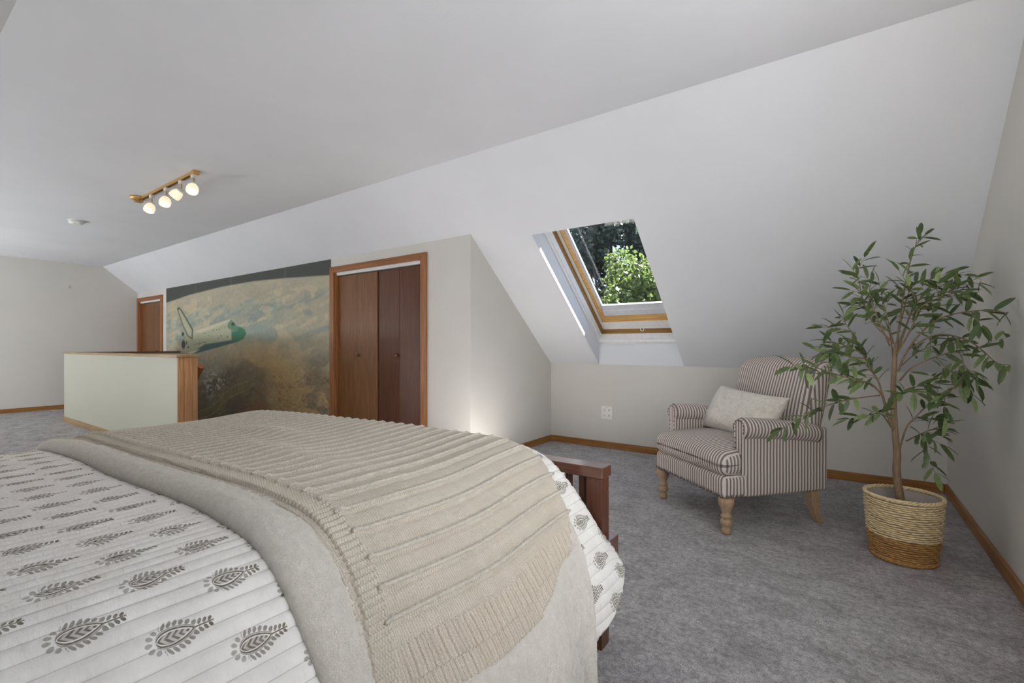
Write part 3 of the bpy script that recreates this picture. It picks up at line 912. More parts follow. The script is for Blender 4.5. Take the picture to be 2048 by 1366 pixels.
# hand rail inside the stairwell
hr = tag(empty('stair_handrail', (-5.19, 2.035, 0.85)), 'brown wooden stair handrail behind the half wall post', 'handrail')
MB().tube([(0, 0, 0), (-0.9, 0, -0.86), (-1.9, 0, -1.82)], 0.028, 14).build('rail', M['casingX'], hr, smooth=False)
for k in (0.10, 1.6):
    MB().tube([(-k, 0, -k * 0.957 - 0.02), (-k, -0.01, -k * 0.957 - 0.06), (-k, -0.088, -k * 0.957 - 0.075)], 0.006, 8).build('bracket', M['steel'], hr)

# ------------------------------------------------------------------ ceiling fittings
tl = tag(empty('track_light', (-4.86, 1.62, ZC)), 'brass ceiling track light with four lit frosted glass heads', 'light')
MB().box(-0.63, 0.63, -0.018, 0.018, -0.022, 0).build('track', M['brass'], tl, bevel=0.002)
MB().box(-0.61, 0.61, -0.006, 0.006, -0.0235, -0.0215).build('slot', M['trackblack'], tl)
MB().lathe([(0.062, 0), (0.062, -0.012), (0.045, -0.03), (0.018, -0.036)], 20, (-0.56, -0.03, 0)).build('canopy', M['brass'], tl, smooth=True)
MB().box(0.60, 0.65, -0.024, 0.024, -0.028, 0).build('end_cap', M['brass'], tl, bevel=0.003)
MB().box(-0.66, -0.60, -0.03, 0.03, -0.03, 0).build('end_cap', M['brass'], tl, bevel=0.003)
heads = [(-0.295, (0.25, -0.35, -0.9)), (0.04, (0.35, -0.25, -0.9)), (0.353, (-0.55, -0.45, -0.7)), (0.594, (0.45, -0.3, -0.85))]
for hx_, dr in heads:
    dr = Vector(dr).normalized()
    hd = MB().box(hx_ - 0.022, hx_ + 0.022, -0.016, 0.016, -0.05, -0.0236).build('lamp_head', M['plastic'], tl, bevel=0.003)
    neck = Vector((hx_, 0, -0.05)); piv = Vector((hx_ + 0.005, -0.004, -0.105))
    MB().tube([neck, (neck + piv) / 2 + Vector((0.008, 0, 0)), piv], 0.006, 8).build('stem', M['brass'], hd)
    MB().lathe([(0.012, -0.012), (0.024, -0.004), (0.030, 0.008), (0.026, 0.014)], 18, piv, dr).build('socket', M['plastic'], hd, smooth=True)
    MB().lathe([(0.026, 0.012), (0.038, 0.030), (0.044, 0.055), (0.042, 0.082), (0.039, 0.084), (0.041, 0.055), (0.035, 0.032), (0.022, 0.016)], 20, piv, dr, cap=False).build('lamp_shade', M['shade_glow'], hd, smooth=True)
    MB().lathe([(0.006, 0.02), (0.02, 0.035), (0.028, 0.06), (0.02, 0.074), (0.004, 0.08)], 16, piv, dr).build('bulb', M['bulb'], hd, smooth=True)
    ld = bpy.data.lights.new('lamp_spot', 'SPOT'); ld.energy = 20; ld.spot_size = math.radians(110); ld.spot_blend = 0.7
    ld.color = (1, 0.86, 0.66); ld.shadow_soft_size = 0.03
    lo = bpy.data.objects.new('lamp_spot', ld); COL.objects.link(lo); lo.parent = hd
    lo.location = piv + dr * 0.10; lo.rotation_euler = dr.to_track_quat('-Z', 'Y').to_euler()

sd = tag(empty('smoke_detector', (-7.0, 1.50, ZC)), 'round white smoke detector on the flat ceiling', 'smoke detector')
MB().lathe([(0.072, 0), (0.072, -0.012)], 28).build('base_plate', M['plastic'], sd)
MB().lathe([(0.066, -0.012), (0.066, -0.024), (0.055, -0.036), (0.02, -0.040)], 28).build('cover', M['plastic'], sd, smooth=True)
MB().lathe([(0.058, -0.0165), (0.0675, -0.017), (0.0675, -0.0195), (0.058, -0.02)], 28).build('vent_ring', M['bead'], sd)
MB().lathe([(0.012, -0.038), (0.012, -0.044), (0.009, -0.046)], 12, (0.02, -0.03, 0)).build('test_button', M['plastic'], sd)
MB().lathe([(0.022, 0), (0.022, -0.012), (0.01, -0.02)], 14, (-0.13, -0.02, 0)).build('mounting_boss', M['plastic'], sd)

hk = tag(empty('picture_hook', (XL, 2.2, 2.05)), 'small metal picture hook left on the far wall', 'hook')
MB().box(0.0, 0.006, -0.010, 0.010, -0.03, 0.02).build('plate', M['steel'], hk)
MB().tube([(0.004, 0, -0.025), (0.022, 0, -0.035), (0.026, 0, -0.02)], 0.004, 6).build('hook_arm', M['steel'], hk)

# outlet
ol = tag(empty('wall_outlet', (-1.985, YK, 0.365)), 'white four socket outlet plate on the knee wall', 'outlet')
MB().box(-0.064, 0.064, -0.007, 0, -0.068, 0.068).build('plate', M['plastic'], ol, bevel=0.003)
for ax_ in (-0.026, 0.026):
    for az_ in (-0.028, 0.028):
        s_ = MB().prism([(ax_ + 0.018 * math.cos(t) , -0.0095, az_ + 0.017 * math.sin(t)) for t in np.linspace(0, 2 * math.pi, 15)[:-1]], (0, 0.003, 0)).build('socket', M['plastic'], ol)
        MB().box(ax_ - 0.009, ax_ - 0.006, -0.0105, -0.0094, az_ - 0.002, az_ + 0.009).box(ax_ + 0.006, ax_ + 0.009, -0.0105, -0.0094, az_ - 0.002, az_ + 0.009).box(ax_ - 0.003, ax_ + 0.003, -0.0105, -0.0094, az_ - 0.012, az_ - 0.007).build('slots', M['dark'], s_)
for az_ in (-0.056, 0.056):
    MB().lathe([(0.004, 0.0), (0.004, 0.002)], 8, (0, -0.0065, az_), (0, -1, 0)).build('screw', M['steel'], ol)

# ------------------------------------------------------------------ bed frame
bed = tag(empty('bed_frame', (-1.68, 0.45, 0)), 'dark cherry wood slatted bed frame under the quilt', 'bed')
bx, by = -1.68, 0.45
def bb_(x0, x1, y0, y1, z0, z1): return MB().box(x0 - bx, x1 - bx, y0 - by, y1 - by, z0, z1)
FX0, FX1, FY0, FY1 = -2.69, -0.672, 1.494, 1.568
bb_(FX0, FX1, FY0, FY1, 0.592, 0.630).build('top_rail', M['bedX'], bed, bevel=0.003)
for x0 in (FX0 + 0.006, FX1 - 0.066):
    bb_(x0, x0 + 0.060, FY0 + 0.006, FY1 - 0.006, 0.0, 0.592).build('post', M['bedZ'], bed, bevel=0.003)
bb_(FX0 - 0.02, FX1 + 0.022, FY0 + 0.012, FY1 + 0.012, 0.300, 0.383).build('lower_rail', M['bedX'], bed, bevel=0.003)
xs = FX1 - 0.066 - 0.038
slat = None
while xs > FX0 + 0.08:
    if slat is None:
        slat = MB().box(0, 0.020, -0.010, 0.010, 0.383, 0.593).build('slat', M['bedZ'], bed)
        s_ = slat
    else:
        s_ = slat.copy(); COL.objects.link(s_); s_.parent = bed
    s_.location = (xs - bx, (FY0 + FY1) / 2 - by, 0)
    xs -= 0.055
for x0 in (FX0 + 0.02, FX1 - 0.05):
    bb_(x0, x0 + 0.03, -0.62, FY0 + 0.006, 0.20, 0.34).build('side_rail', M['bedY'], bed)
for x0 in (FX0 + 0.006, FX1 - 0.066):
    bb_(x0, x0 + 0.060, -0.68, -0.62, 0.0, 1.05).build('head_post', M['bedZ'], bed)
bb_(FX0 + 0.066, FX1 - 0.066, -0.665, -0.635, 0.35, 1.0).build('headboard', M['bedX'], bed)
mt = rbox(0.90, 1.03, 0.14, 0.07, 4, 4)
mo = mt.build('mattress', M['trimwhite'], bed, smooth=True)
mo.location = (-1.70 - bx, 0.43 - by, 0.485)
bb_(FX0 + 0.05, FX1 - 0.05, -0.6, FY0, 0.30, 0.345).build('slat_base', M['bedX'], bed)

# ------------------------------------------------------------------ bedding
CTRL = [(-2.90, 0.20), (-2.86, 0.36), (-2.82, 0.50), (-2.765, 0.575), (-2.68, 0.618), (-2.55, 0.638), (-2.3, 0.650), (-1.9, 0.662), (-1.5, 0.671), (-1.2, 0.674), (-1.0, 0.672),
        (-0.91, 0.660), (-0.84, 0.628), (-0.775, 0.570), (-0.712, 0.496), (-0.645, 0.405), (-0.592, 0.318), (-0.562, 0.24), (-0.548, 0.16), (-0.543, 0.06), (-0.542, 0.0)]
def catmull(pts, n=24):
    p = np.array(pts, float); out = []
    p = np.vstack([2 * p[0] - p[1], p, 2 * p[-1] - p[-2]])
    for i in range(1, len(p) - 2):
        t = np.linspace(0, 1, n, endpoint=False)[:, None]
        out.append(0.5 * ((2 * p[i]) + (-p[i - 1] + p[i + 1]) * t + (2 * p[i - 1] - 5 * p[i] + 4 * p[i + 1] - p[i + 2]) * t ** 2 + (-p[i - 1] + 3 * p[i] - 3 * p[i + 1] + p[i + 2]) * t ** 3))
    out.append(p[-2][None]); return np.vstack(out)
PROF = catmull(CTRL)
ARC = np.concatenate([[0], np.cumsum(np.hypot(*np.diff(PROF, axis=0).T))])
ARC -= np.interp(-1.5, PROF[:, 0], ARC)      # s = 0 on the bed centre line
TAN = np.gradient(PROF, axis=0); TAN /= np.hypot(TAN[:, 0], TAN[:, 1])[:, None]
def s_of_x(x): return float(np.interp(x, PROF[:, 0], ARC))
def s_of_z(z):    # on the right hand drop
    m = PROF[:, 0] > -1.0
    return float(np.interp(-z, -PROF[m, 1], ARC[m]))
def sst(a, b_, t):
    t = np.clip((t - a) / (b_ - a), 0, 1); return t * t * (3 - 2 * t)
def drape(S, Y, N, fold=1.0):
    """cloth coordinate to world: S across the bed, Y along it, N height over the quilt"""
    px = np.interp(S, ARC, PROF[:, 0]); pz = np.interp(S, ARC, PROF[:, 1])
    tx = np.interp(S, ARC, TAN[:, 0]); tz = np.interp(S, ARC, TAN[:, 1])
    nx, nz = -tz, tx
    drop = sst(s_of_z(0.60), s_of_z(0.30), S)
    wav = (0.010 * np.sin(Y * 9.0 + 0.6) + 0.006 * np.sin(Y * 21.0 + S * 5)) * drop * fold
    soft = 0.010 * (fbm(S * 3.1, Y * 3.7, 9, 3) - 0.45)
    foot = 0.022 * sst(0.95, 1.40, Y) * (1 - drop)
    d = N + wav + soft + foot
    endd = sst(1.40, 1.485, Y) ** 2 * 0.10 * (1 - drop * 0.9)
    return np.stack([px + nx * d, Y, pz + nz * d - endd], -1)
def cloth(name, smin, smax, ylo, yhi, ns, ny, height, uvn=True, mat=None, fold=1.0, hem=None, parent=None):
    """ylo/yhi functions of s; height(S, Y, V) normal offset; hem(Y) optional s end"""
    V, U = np.meshgrid(np.linspace(0, 1, ny), np.linspace(0, 1, ns), indexing='ij')
    S = smin + U * (smax - smin)
    lo, hi = ylo(S), yhi(S)
    Y = lo + V * (hi - lo)
    if hem is not None:
        end = hem(Y); S = smin + U * (end - smin)
    N = height(S, Y, V)
    m = grid_mesh(name, drape(S, Y, N, fold), uv=np.stack([S, Y], -1))
    return link(name, m, mat, parent)

# quilt, stitched in channels
CH = 0.029
def q_height(S, Y, V):
    ph = np.abs(np.mod(S + 10.0, CH) / CH - 0.5) * 2     # 1 at seam
    return 0.0055 * np.sqrt(np.clip(1 - ph ** 3, 0, 1)) - 0.002
def q_hem(Y): return np.interp(Y, [-0.6, 0.9, 1.20, 1.33, 1.42, 1.486], [s_of_z(0.18), s_of_z(0.20), s_of_z(0.22), s_of_z(0.245), s_of_z(0.275), s_of_z(0.325)])
one = lambda c: (lambda S: np.full_like(S, c))
quilt = cloth('quilt', s_of_x(-2.88), 1.0, one(-0.60), one(1.486), 760, 150, q_height, mat=M['quilt'], hem=q_hem)
sq = quilt.modifiers.new('thickness', 'SOLIDIFY'); sq.thickness = 0.010; sq.offset = -1
tag(quilt, 'white quilted bedspread with grey paisley block print covering the bed', 'quilt')

# sherpa fleece laid across the foot of the bed
def f_lo(S): return 0.455 + 0.006 * np.sin(S * 7) + 0 * S
def f_hi(S): return 1.372 - 0.08 * sst(s_of_x(-0.93), s_of_z(0.50), S) - 0.12 * sst(s_of_z(0.48), s_of_z(0.12), S)
def f_height(S, Y, V):
    dn = Y - f_lo(S); df = f_hi(S) - Y
    r = 0.034
    a = np.sqrt(np.clip(1 - (1 - np.clip(dn / 0.040, 0, 1)) ** 2, 0, 1)); b_ = np.sqrt(np.clip(1 - (1 - np.clip(df / 0.022, 0, 1)) ** 2, 0, 1))
    hgt = np.where(dn < 0.14, 0.036 - 0.014 * sst(0.04, 0.13, dn), 0.022)
    fz = 0.007 * (fbm(S * 85, Y * 85, 4, 2) - 0.4) + 0.006 * (fbm(S * 16, Y * 16, 14, 2) - 0.4)
    edge = 0.012 * np.exp(-((df - 0.02) / 0.02) ** 2) * sst(s_of_z(0.5), s_of_z(0.3), S)
    return 0.004 + hgt * a * b_ + fz * a * b_ + edge
fleece = cloth('fleece_blanket', s_of_x(-2.86), s_of_z(0.07), f_lo, f_hi, 760, 330, f_height, mat=M['fleece'], fold=1.6)
sf = fleece.modifiers.new('thickness', 'SOLIDIFY'); sf.thickness = 0.004; sf.offset = -1
tag(fleece, 'thick cream sherpa fleece blanket folded across the foot of the bed', 'blanket')

# knitted throw, folded double
RIB = 0.058
def k_lo(S): return 0.556 - 0.040 * sst(s_of_z(0.60), s_of_z(0.38), S) + 0.007 * np.sin(S * 4.0)
def k_hi(S): return 1.325 - 0.05 * sst(s_of_z(0.62), s_of_z(0.46), S) - 0.06 * sst(s_of_z(0.47), s_of_z(0.37), S)
def k_hem(Y): return s_of_z(0.415) + 0.014 * np.sin(Y * 8.5 + 0.4) - 0.012 * sst(0.97, 1.0, Y)
HEMW = 0.062
def k_height(S, Y, V):
    h = 0.040 + 0 * S
    end = k_hem(Y); he = end - S; dn = Y - k_lo(S); df = k_hi(S) - Y
    body = sst(0.0, 0.004, he - HEMW) * sst(0.046, 0.050, dn) * sst(0.008, 0.014, df)
    ph = np.mod(s_of_z(0.415) - S + 0.010 * np.sin(Y * 8.5 + 0.4) * sst(0.2, 0.9, S) - HEMW - 0.052, RIB); ph = np.minimum(ph, RIB - ph)
    h = h + body * (0.0030 * np.exp(-(ph / 0.006) ** 2) - 0.0030 * np.exp(-((ph - 0.0115) / 0.0045) ** 2))
    hemz = (1 - sst(0.0, 0.004, he - HEMW)) * sst(0.046, 0.050, dn)
    h = h + hemz * (0.0030 * np.sin(Y * 2 * math.pi / 0.0165))
    nearb = (1 - sst(0.044, 0.050, dn))
    h = h + nearb * (0.0024 * np.sin(S * 2 * math.pi / 0.0135) + 0.001)
    h = h + 0.006 * np.exp(-((dn - 0.052) / 0.010) ** 2)
    crease = 0.005 * np.exp(-((Y - 0.985 - 0.03 * (S - s_of_z(0.5))) / 0.010) ** 2) * sst(s_of_z(0.52), s_of_z(0.44), S)
    lump = 0.016 * np.exp(-(((S + 0.35) / 0.22) ** 2 + ((Y - 0.98) / 0.05) ** 2)) + 0.010 * np.exp(-(((S - 0.1) / 0.3) ** 2 + ((Y - 0.80) / 0.06) ** 2))
    edge = np.minimum(np.minimum(dn, df), he)
    drop = 0.012 * (1 - np.clip(edge / 0.004, 0, 1))
    return h + crease + lump - drop
kn = tag(empty('knitted_throw', (0, 0, 0)), 'oatmeal ribbed knit throw draped over the fleece blanket', 'throw')
up = cloth('upper_layer', s_of_x(-2.84), 1.0, k_lo, k_hi, 1150, 300, k_height, mat=M['knit'], hem=k_hem, parent=kn, fold=1.4)
# raised rope ribs running across the throw
s_end = s_of_z(0.415) - HEMW - 0.052
k = 0
while s_end - k * RIB > s_of_x(-2.74):
    sk = s_end - k * RIB
    Yk = np.linspace(float(k_lo(np.array(sk))) + 0.042, float(k_hi(np.array(sk))) - 0.003, 150)
    Sk = sk + 0.010 * np.sin(Yk * 8.5 + 0.4) * sst(0.2, 0.9, np.full_like(Yk, sk)) + 0.0012 * np.sin(Yk * 400)
    Pk = drape(Sk, Yk, k_height(Sk, Yk, None) + 0.0008, 1.4)
    rk = 0.0046 + 0.0006 * np.sin(Yk * 500)
    rb = MB().tube([tuple(p_) for p_ in Pk], list(rk), 7)
    me = rb.mesh('rib'); l = me.uv_layers.new(name='cloth')
    link('rib', me, M['knitrib'], kn, smooth=True)
    k += 1
def k2_lo(S): return k_lo(S) - 0.018
def k2_hi(S): return k_hi(S) - 0.004
def k2_hem(Y): return k_hem(Y) + 0.045 - 0.04 * sst(1.0, 1.2, Y)
def k2_height(S, Y, V):
    end = k2_hem(Y); he = end - S; dn = Y - k2_lo(S); df = k2_hi(S) - Y
    h = 0.0315 + 0 * S
    hemz = (1 - sst(0.0, 0.004, he - HEMW))
    h = h + hemz * 0.0026 * np.sin(Y * 2 * math.pi / 0.0165 + 1.0)
    h = h + (1 - sst(0.03, 0.04, dn)) * (0.0015 * np.sin(S * 2 * math.pi / 0.0125))
    edge = np.minimum(np.minimum(dn, df), he)
    return h - 0.012 * (1 - np.clip(edge / 0.004, 0, 1))
cloth('lower_layer', s_of_x(-2.84), 1.0, k2_lo, k2_hi, 480, 300, k2_height, mat=M['knit'], hem=k2_hem, parent=kn, fold=1.4)

# ------------------------------------------------------------------ armchair
ch = tag(empty('armchair', (-0.567, 3.294, 0), -math.atan2(0.655, 0.755)), 'grey and white ticking stripe armchair with turned wooden legs', 'armchair')
# base / apron
def part(name, mb, mat, loc=(0, 0, 0), smooth=True):
    mb.v = [(v[0] + loc[0], v[1] + loc[1], v[2] + loc[2]) for v in mb.v]
    return mb.build(name, mat, ch, smooth=smooth)
part('apron', rbox(0.352, 0.345, 0.064, 0.03, 4, 6), M['stripeX'], (0, -0.015, 0.264))
def seat_def(q):
    x, y, z = q
    fr = max(0, (-y - 0.12) / 0.26)
    up = 0.035 * (1 - (x / 0.37) ** 2) * (1 - (y / 0.42) ** 2) if z > 0 else 0
    wid = 1.0 + (0.0 if y > -0.18 else 0.0)
    z2 = z + up
    if z > 0: z2 -= 0.030 * fr ** 2
    if y > -0.215: x = max(-0.285, min(0.285, x))
    return Vector((x * wid, y, z2))
part('seat_cushion', rbox(0.358, 0.345, 0.072, 0.055, 6, 18, seat_def), M['stripeX'], (0, -0.025, 0.392))
# arms: outside panel, inner panel, padded roll
for s in (-1, 1):
    def arm_def(q, s=s):
        x, y, z = q
        return Vector((x, y, z - 0.030 * max(0, (y + 0.1)) / 0.35))
    part('side_panel', rbox(0.030, 0.285, 0.185, 0.018, 3, 8), M['stripeY'], (s * 0.326, 0.062, 0.388))
    roll = MB(); n = 22
    pts = []
    for i in range(n):
        y = -0.225 + 0.50 * i / (n - 1)
        sw = 1.0 - 0.10 * (i / (n - 1))
        ring_ = []
        for k in range(24):
            a = 2 * math.pi * k / 24
            ring_.append((s * 0.322 + s * 0.012 + math.cos(a) * 0.058 * sw, y, 0.588 - 0.050 * (i / (n - 1)) ** 1.5 + math.sin(a) * 0.060 * sw))
        pts.append(ring_)
    # softened front
    f0 = [((p[0] - s * 0.334) * 0.82 + s * 0.334, p[1] - 0.014, (p[2] - 0.588) * 0.82 + 0.588) for p in pts[0]]
    pts = [f0] + pts
    vs = [p for r_ in pts for p in r_]
    fs = [(i * 24 + k, i * 24 + (k + 1) % 24, (i + 1) * 24 + (k + 1) % 24, (i + 1) * 24 + k) for i in range(len(pts) - 1) for k in range(24)]
    fs += [tuple(range(23, -1, -1)), tuple((len(pts) - 1) * 24 + k for k in range(24))]
    roll.add(vs, fs)
    part('arm_roll', roll, M['stripeY'])
    # front facing of the arm with nailheads
    fp = MB()
    prof = [(-0.030, 0.33), (0.030, 0.33), (0.030, 0.53)] + [(0.006 + 0.050 * math.cos(a), 0.588 + 0.050 * math.sin(a)) for a in np.linspace(-0.6, math.pi + 0.6, 14)] + [(-0.030, 0.53)]
    fp.prism([(s * 0.326 + (x if s > 0 else -x), -0.246, z) for x, z in prof], (0, 0.04, 0))
    fo = part('arm_front', fp, M['stripeX'], smooth=False)
    nb = MB()
    bp = [(0.030, 0.36 + 0.028 * i) for i in range(7)] + [(0.006 + 0.046 * math.cos(a), 0.588 + 0.046 * math.sin(a)) for a in np.linspace(-0.5, math.pi + 0.5, 10)] + [(-0.030, 0.53 - 0.028 * i) for i in range(3)]
    for x, z in bp:
        nb.lathe([(0.0055, 0), (0.0045, 0.003), (0.001, 0.0045)], 8, (s * 0.326 + (x if s > 0 else -x) * 0.86, -0.246, z), (0, -1, 0))
    o = nb.build('nailhead_trim', M['nail'], fo, smooth=True); o['kind'] = 'stuff'
# back
def back_def(q):
    x, y, z = q
    t = (z + 0.34) / 0.68
    wd = 0.93 + 0.10 * t
    bul = 0.03 * (1 - (x / 0.36) ** 2) * math.sin(math.pi * max(0, min(1, t)))
    yy = y - (bul if y < 0 else -bul * 0.2)
    crown = 0.022 * (1 - (x / 0.36) ** 2) * max(0, t - 0.5) * 2
    lean = 0.115 * t + 0.03 * t * t
    return Vector((x * wd, yy + lean, z + crown))
part('backrest', rbox(0.335, 0.080, 0.345, 0.078, 7, 12, back_def), M['stripeX'], (0, 0.235, 0.615))
part('back_panel', rbox(0.33, 0.03, 0.12, 0.02, 3, 6), M['stripeX'], (0, 0.315, 0.33))
# legs
LP = [(0.024, 0.0), (0.027, 0.012), (0.026, 0.03), (0.020, 0.040), (0.029, 0.050), (0.033, 0.064), (0.028, 0.080), (0.022, 0.088), (0.030, 0.094), (0.030, 0.102), (0.021, 0.110), (0.026, 0.130), (0.038, 0.160), (0.043, 0.180), (0.041, 0.202)]
for s in (-1, 1):
    lg = MB().lathe(LP, 22)
    part('leg', lg, M['leg_wood'], (s * 0.318, -0.318, 0))
for s in (-1, 1):
    lb = MB()
    ctr = [(0, 0.33, 0.0), (0, 0.305, 0.06), (0, 0.288, 0.12), (0, 0.280, 0.205)]
    wid = [0.019, 0.021, 0.025, 0.029]
    vs = []
    for (x, y, z), w in zip(ctr, wid):
        vs += [(s * 0.305 + a * w, y + b_ * w, z) for a, b_ in ((-1, -1), (1, -1), (1, 1), (-1, 1))]
    fs = [(3, 2, 1, 0), (12, 13, 14, 15)] + [(i * 4 + k, i * 4 + (k + 1) % 4, i * 4 + 4 + (k + 1) % 4, i * 4 + 4 + k) for i in range(3) for k in range(4)]
    lb.add(vs, fs)
    lb.build('leg', M['leg_wood'], ch, bevel=0.004)
nb = MB()
for i in range(22):
    nb.lathe([(0.009, 0), (0.0075, 0.0045), (0.001, 0.007)], 8, (-0.335 + 0.67 * i / 21, -0.3595, 0.216), (0, -1, 0))
for s in (-1, 1):
    for i in range(4):
        nb.lathe([(0.009, 0), (0.0075, 0.0045), (0.001, 0.007)], 8, (s * 0.3515, -0.335 + 0.030 * i, 0.216), (s, 0, 0))
o = nb.build('nailhead_trim', M['nail'], ch, smooth=True); o['kind'] = 'stuff'

# lumbar pillow
def pillow():
    n = 36; m = 26
    pil = MB()
    hx_, hz_, th = 0.315, 0.165, 0.085
    vs = []
    for side in (1, -1):
        for j in range(m + 1):
            for i in range(n + 1):
                u = -1 + 2 * i / n; v = -1 + 2 * j / m
                e = (1 - abs(u) ** 3.2) * (1 - abs(v) ** 3.0)
                pin = 1 - 0.07 * (1 - abs(v) ** 2) * abs(u) ** 3
                pin2 = 1 - 0.10 * (1 - abs(u) ** 2) * abs(v) ** 3
                wr = 0.010 * math.sin(u * 9 + v * 5) * math.sin(v * 6 - u * 3) * e
                vs.append((u * hx_ * pin, side * (th * max(e, 0) ** 0.55 + wr * 0.7) - 0.004 * side, v * hz_ * pin2))
    fs = []
    for k in range(2):
        b0 = k * (m + 1) * (n + 1)
        for j in range(m):
            for i in range(n):
                a = b0 + j * (n + 1) + i
                fs.append((a, a + 1, a + n + 2, a + n + 1))
    pil.add(vs, fs)
    me = pil.mesh('lumbar_pillow')
    bm = bmesh.new(); bm.from_mesh(me); bmesh.ops.remove_doubles(bm, verts=bm.verts, dist=0.009); bmesh.ops.recalc_face_normals(bm, faces=bm.faces); bm.to_mesh(me); bm.free()
    o = link('lumbar_pillow', me, M['pillow'], smooth=True)
    base = Matrix.Translation((-0.567, 3.294, 0)) @ Matrix.Rotation(-math.atan2(0.655, 0.755), 4, 'Z')
    o.matrix_world = base @ Matrix.Translation((-0.02, 0.06, 0.615)) @ Matrix.Rotation(math.radians(-30), 4, 'X') @ Matrix.Rotation(math.radians(3), 4, 'Y')
    tag(o, 'ivory faux fur lumbar pillow leaning in the striped armchair', 'pillow')
pillow()

# ------------------------------------------------------------------ basket
BX, BY = 0.243, 3.03
bk = tag(empty('woven_basket', (BX, BY, 0)), 'round seagrass basket with brown woven base holding the olive tree', 'basket')
def coil(z0, z1, rows, name, mat, r=0.0062):
    mb = MB()
    for i in range(rows):
        z = z0 + (z1 - z0) * i / rows + r * 0.9
        R = 0.124 + 0.028 * (z / 0.32) ** 0.8 + 0.004 * math.sin(z / 0.32 * 3.0)
        seg = 120; cs = 6
        base = len(mb.v)
        for k in range(seg):
            a = 2 * math.pi * k / seg
            ph = 2 * math.pi * k / 6.0 + i * 2.3
            tw = 1 + 0.20 * math.sin(ph)
            rr = R + 0.0012 * math.sin(a * 5 + i * 2.1) + 0.0018 * math.sin(ph)
            zz = z + 0.0010 * math.sin(a * 3 + i)
            for c_ in range(cs):
                b_ = 2 * math.pi * c_ / cs
                rad = r * tw
                mb.v.append(((rr + rad * math.cos(b_)) * math.cos(a), (rr + rad * math.cos(b_)) * math.sin(a), zz + rad * 0.95 * math.sin(b_)))
        for k in range(seg):
            for c_ in range(cs):
                a0 = base + k * cs + c_; a1 = base + k * cs + (c_ + 1) % cs
                b0 = base + ((k + 1) % seg) * cs + c_; b1 = base + ((k + 1) % seg) * cs + (c_ + 1) % cs
                mb.f.append((a0, b0, b1, a1))
    o = mb.build(name, mat, bk, smooth=True)
    o['kind'] = 'stuff'
    return o
coil(0.016, 0.122, 10, 'lower_weave', M['straw_dk'], 0.0049)
coil(0.122, 0.300, 17, 'upper_weave', M['straw'], 0.0048)
def braid(z, R, r, mat, name):
    mb = MB()
    for s in range(3):
        pts = []
        for k in range(161):
            a = 2 * math.pi * k / 160; ph = a * 16 + s * 2 * math.pi / 3
            pts.append(((R + r * 0.7 * math.cos(ph)) * math.cos(a), (R + r * 0.7 * math.cos(ph)) * math.sin(a), z + r * 0.7 * math.sin(ph)))
        mb.tube(pts, r * 0.75, 6, cap=False)
    return mb.build(name, mat, bk, smooth=True)
braid(0.311, 0.1525, 0.0075, M['straw'], 'rim')
braid(0.011, 0.126, 0.0075, M['straw_dk'], 'base_ring')
MB().lathe([(0.001, 0.02), (0.112, 0.02), (0.118, 0.06), (0.140, 0.24), (0.1445, 0.304), (0.147, 0.304), (0.143, 0.24), (0.121, 0.06), (0.115, 0.012), (0.001, 0.012)], 48, cap=False).build('liner', M['liner'], bk, smooth=True)

# ------------------------------------------------------------------ olive tree
F = Vector((-math.sin(YAW), math.cos(YAW), 0)); R = Vector((math.cos(YAW), math.sin(YAW), 0))
def at(px, py, t):
    """point at depth t seen at crop coordinate (px, py) of the tree study"""
    x = 1560 + px * 0.3661; y = 450 + py * 0.3661
    return Vector((0, 0, CAM_H)) + (F + R * ((x - 1024) / 941) + Vector((0, 0, (692 - y) / 941))) * t
T0 = BX * F.x + BY * F.y
ot = tag(empty('olive_tree', (BX, BY, 0.022)), 'faux olive tree with slender trunk and narrow green leaves', 'tree')
oinv = Matrix.Translation(ot.location).inverted()
def smooth_path(pts, n=6):
    P = np.array([tuple(p) for p in pts])
    P2 = np.vstack([2 * P[0] - P[1], P, 2 * P[-1] - P[-2]]); out = []
    for i in range(1, len(P2) - 2):
        for t in np.linspace(0, 1, n, endpoint=False):
            out.append(0.5 * ((2 * P2[i]) + (-P2[i - 1] + P2[i + 1]) * t + (2 * P2[i - 1] - 5 * P2[i] + 4 * P2[i + 1] - P2[i + 2]) * t ** 2 + (-P2[i - 1] + 3 * P2[i] - 3 * P2[i + 1] + P2[i + 2]) * t ** 3))
    out.append(P[-1]); return [Vector(p) for p in out]
trunk = [Vector((BX, BY, 0.022)), Vector((BX, BY, 0.20))] + [at(a, b_, T0) for a, b_ in ((638, 1366), (640, 1250), (630, 1150), (621, 1000), (620, 850), (630, 700), (640, 640))]
tp = smooth_path(trunk, 5)
MB().tube([oinv @ p for p in tp], [0.0205 - 0.0125 * i / (len(tp) - 1) for i in range(len(tp))], 10).build('trunk', M['bark'], ot, smooth=True)
MB().lathe([(0.001, 0.0), (0.105, 0.0), (0.112, 0.05), (0.10, 0.10), (0.02, 0.115)], 24).build('root_ball', M['liner'], ot, smooth=True)
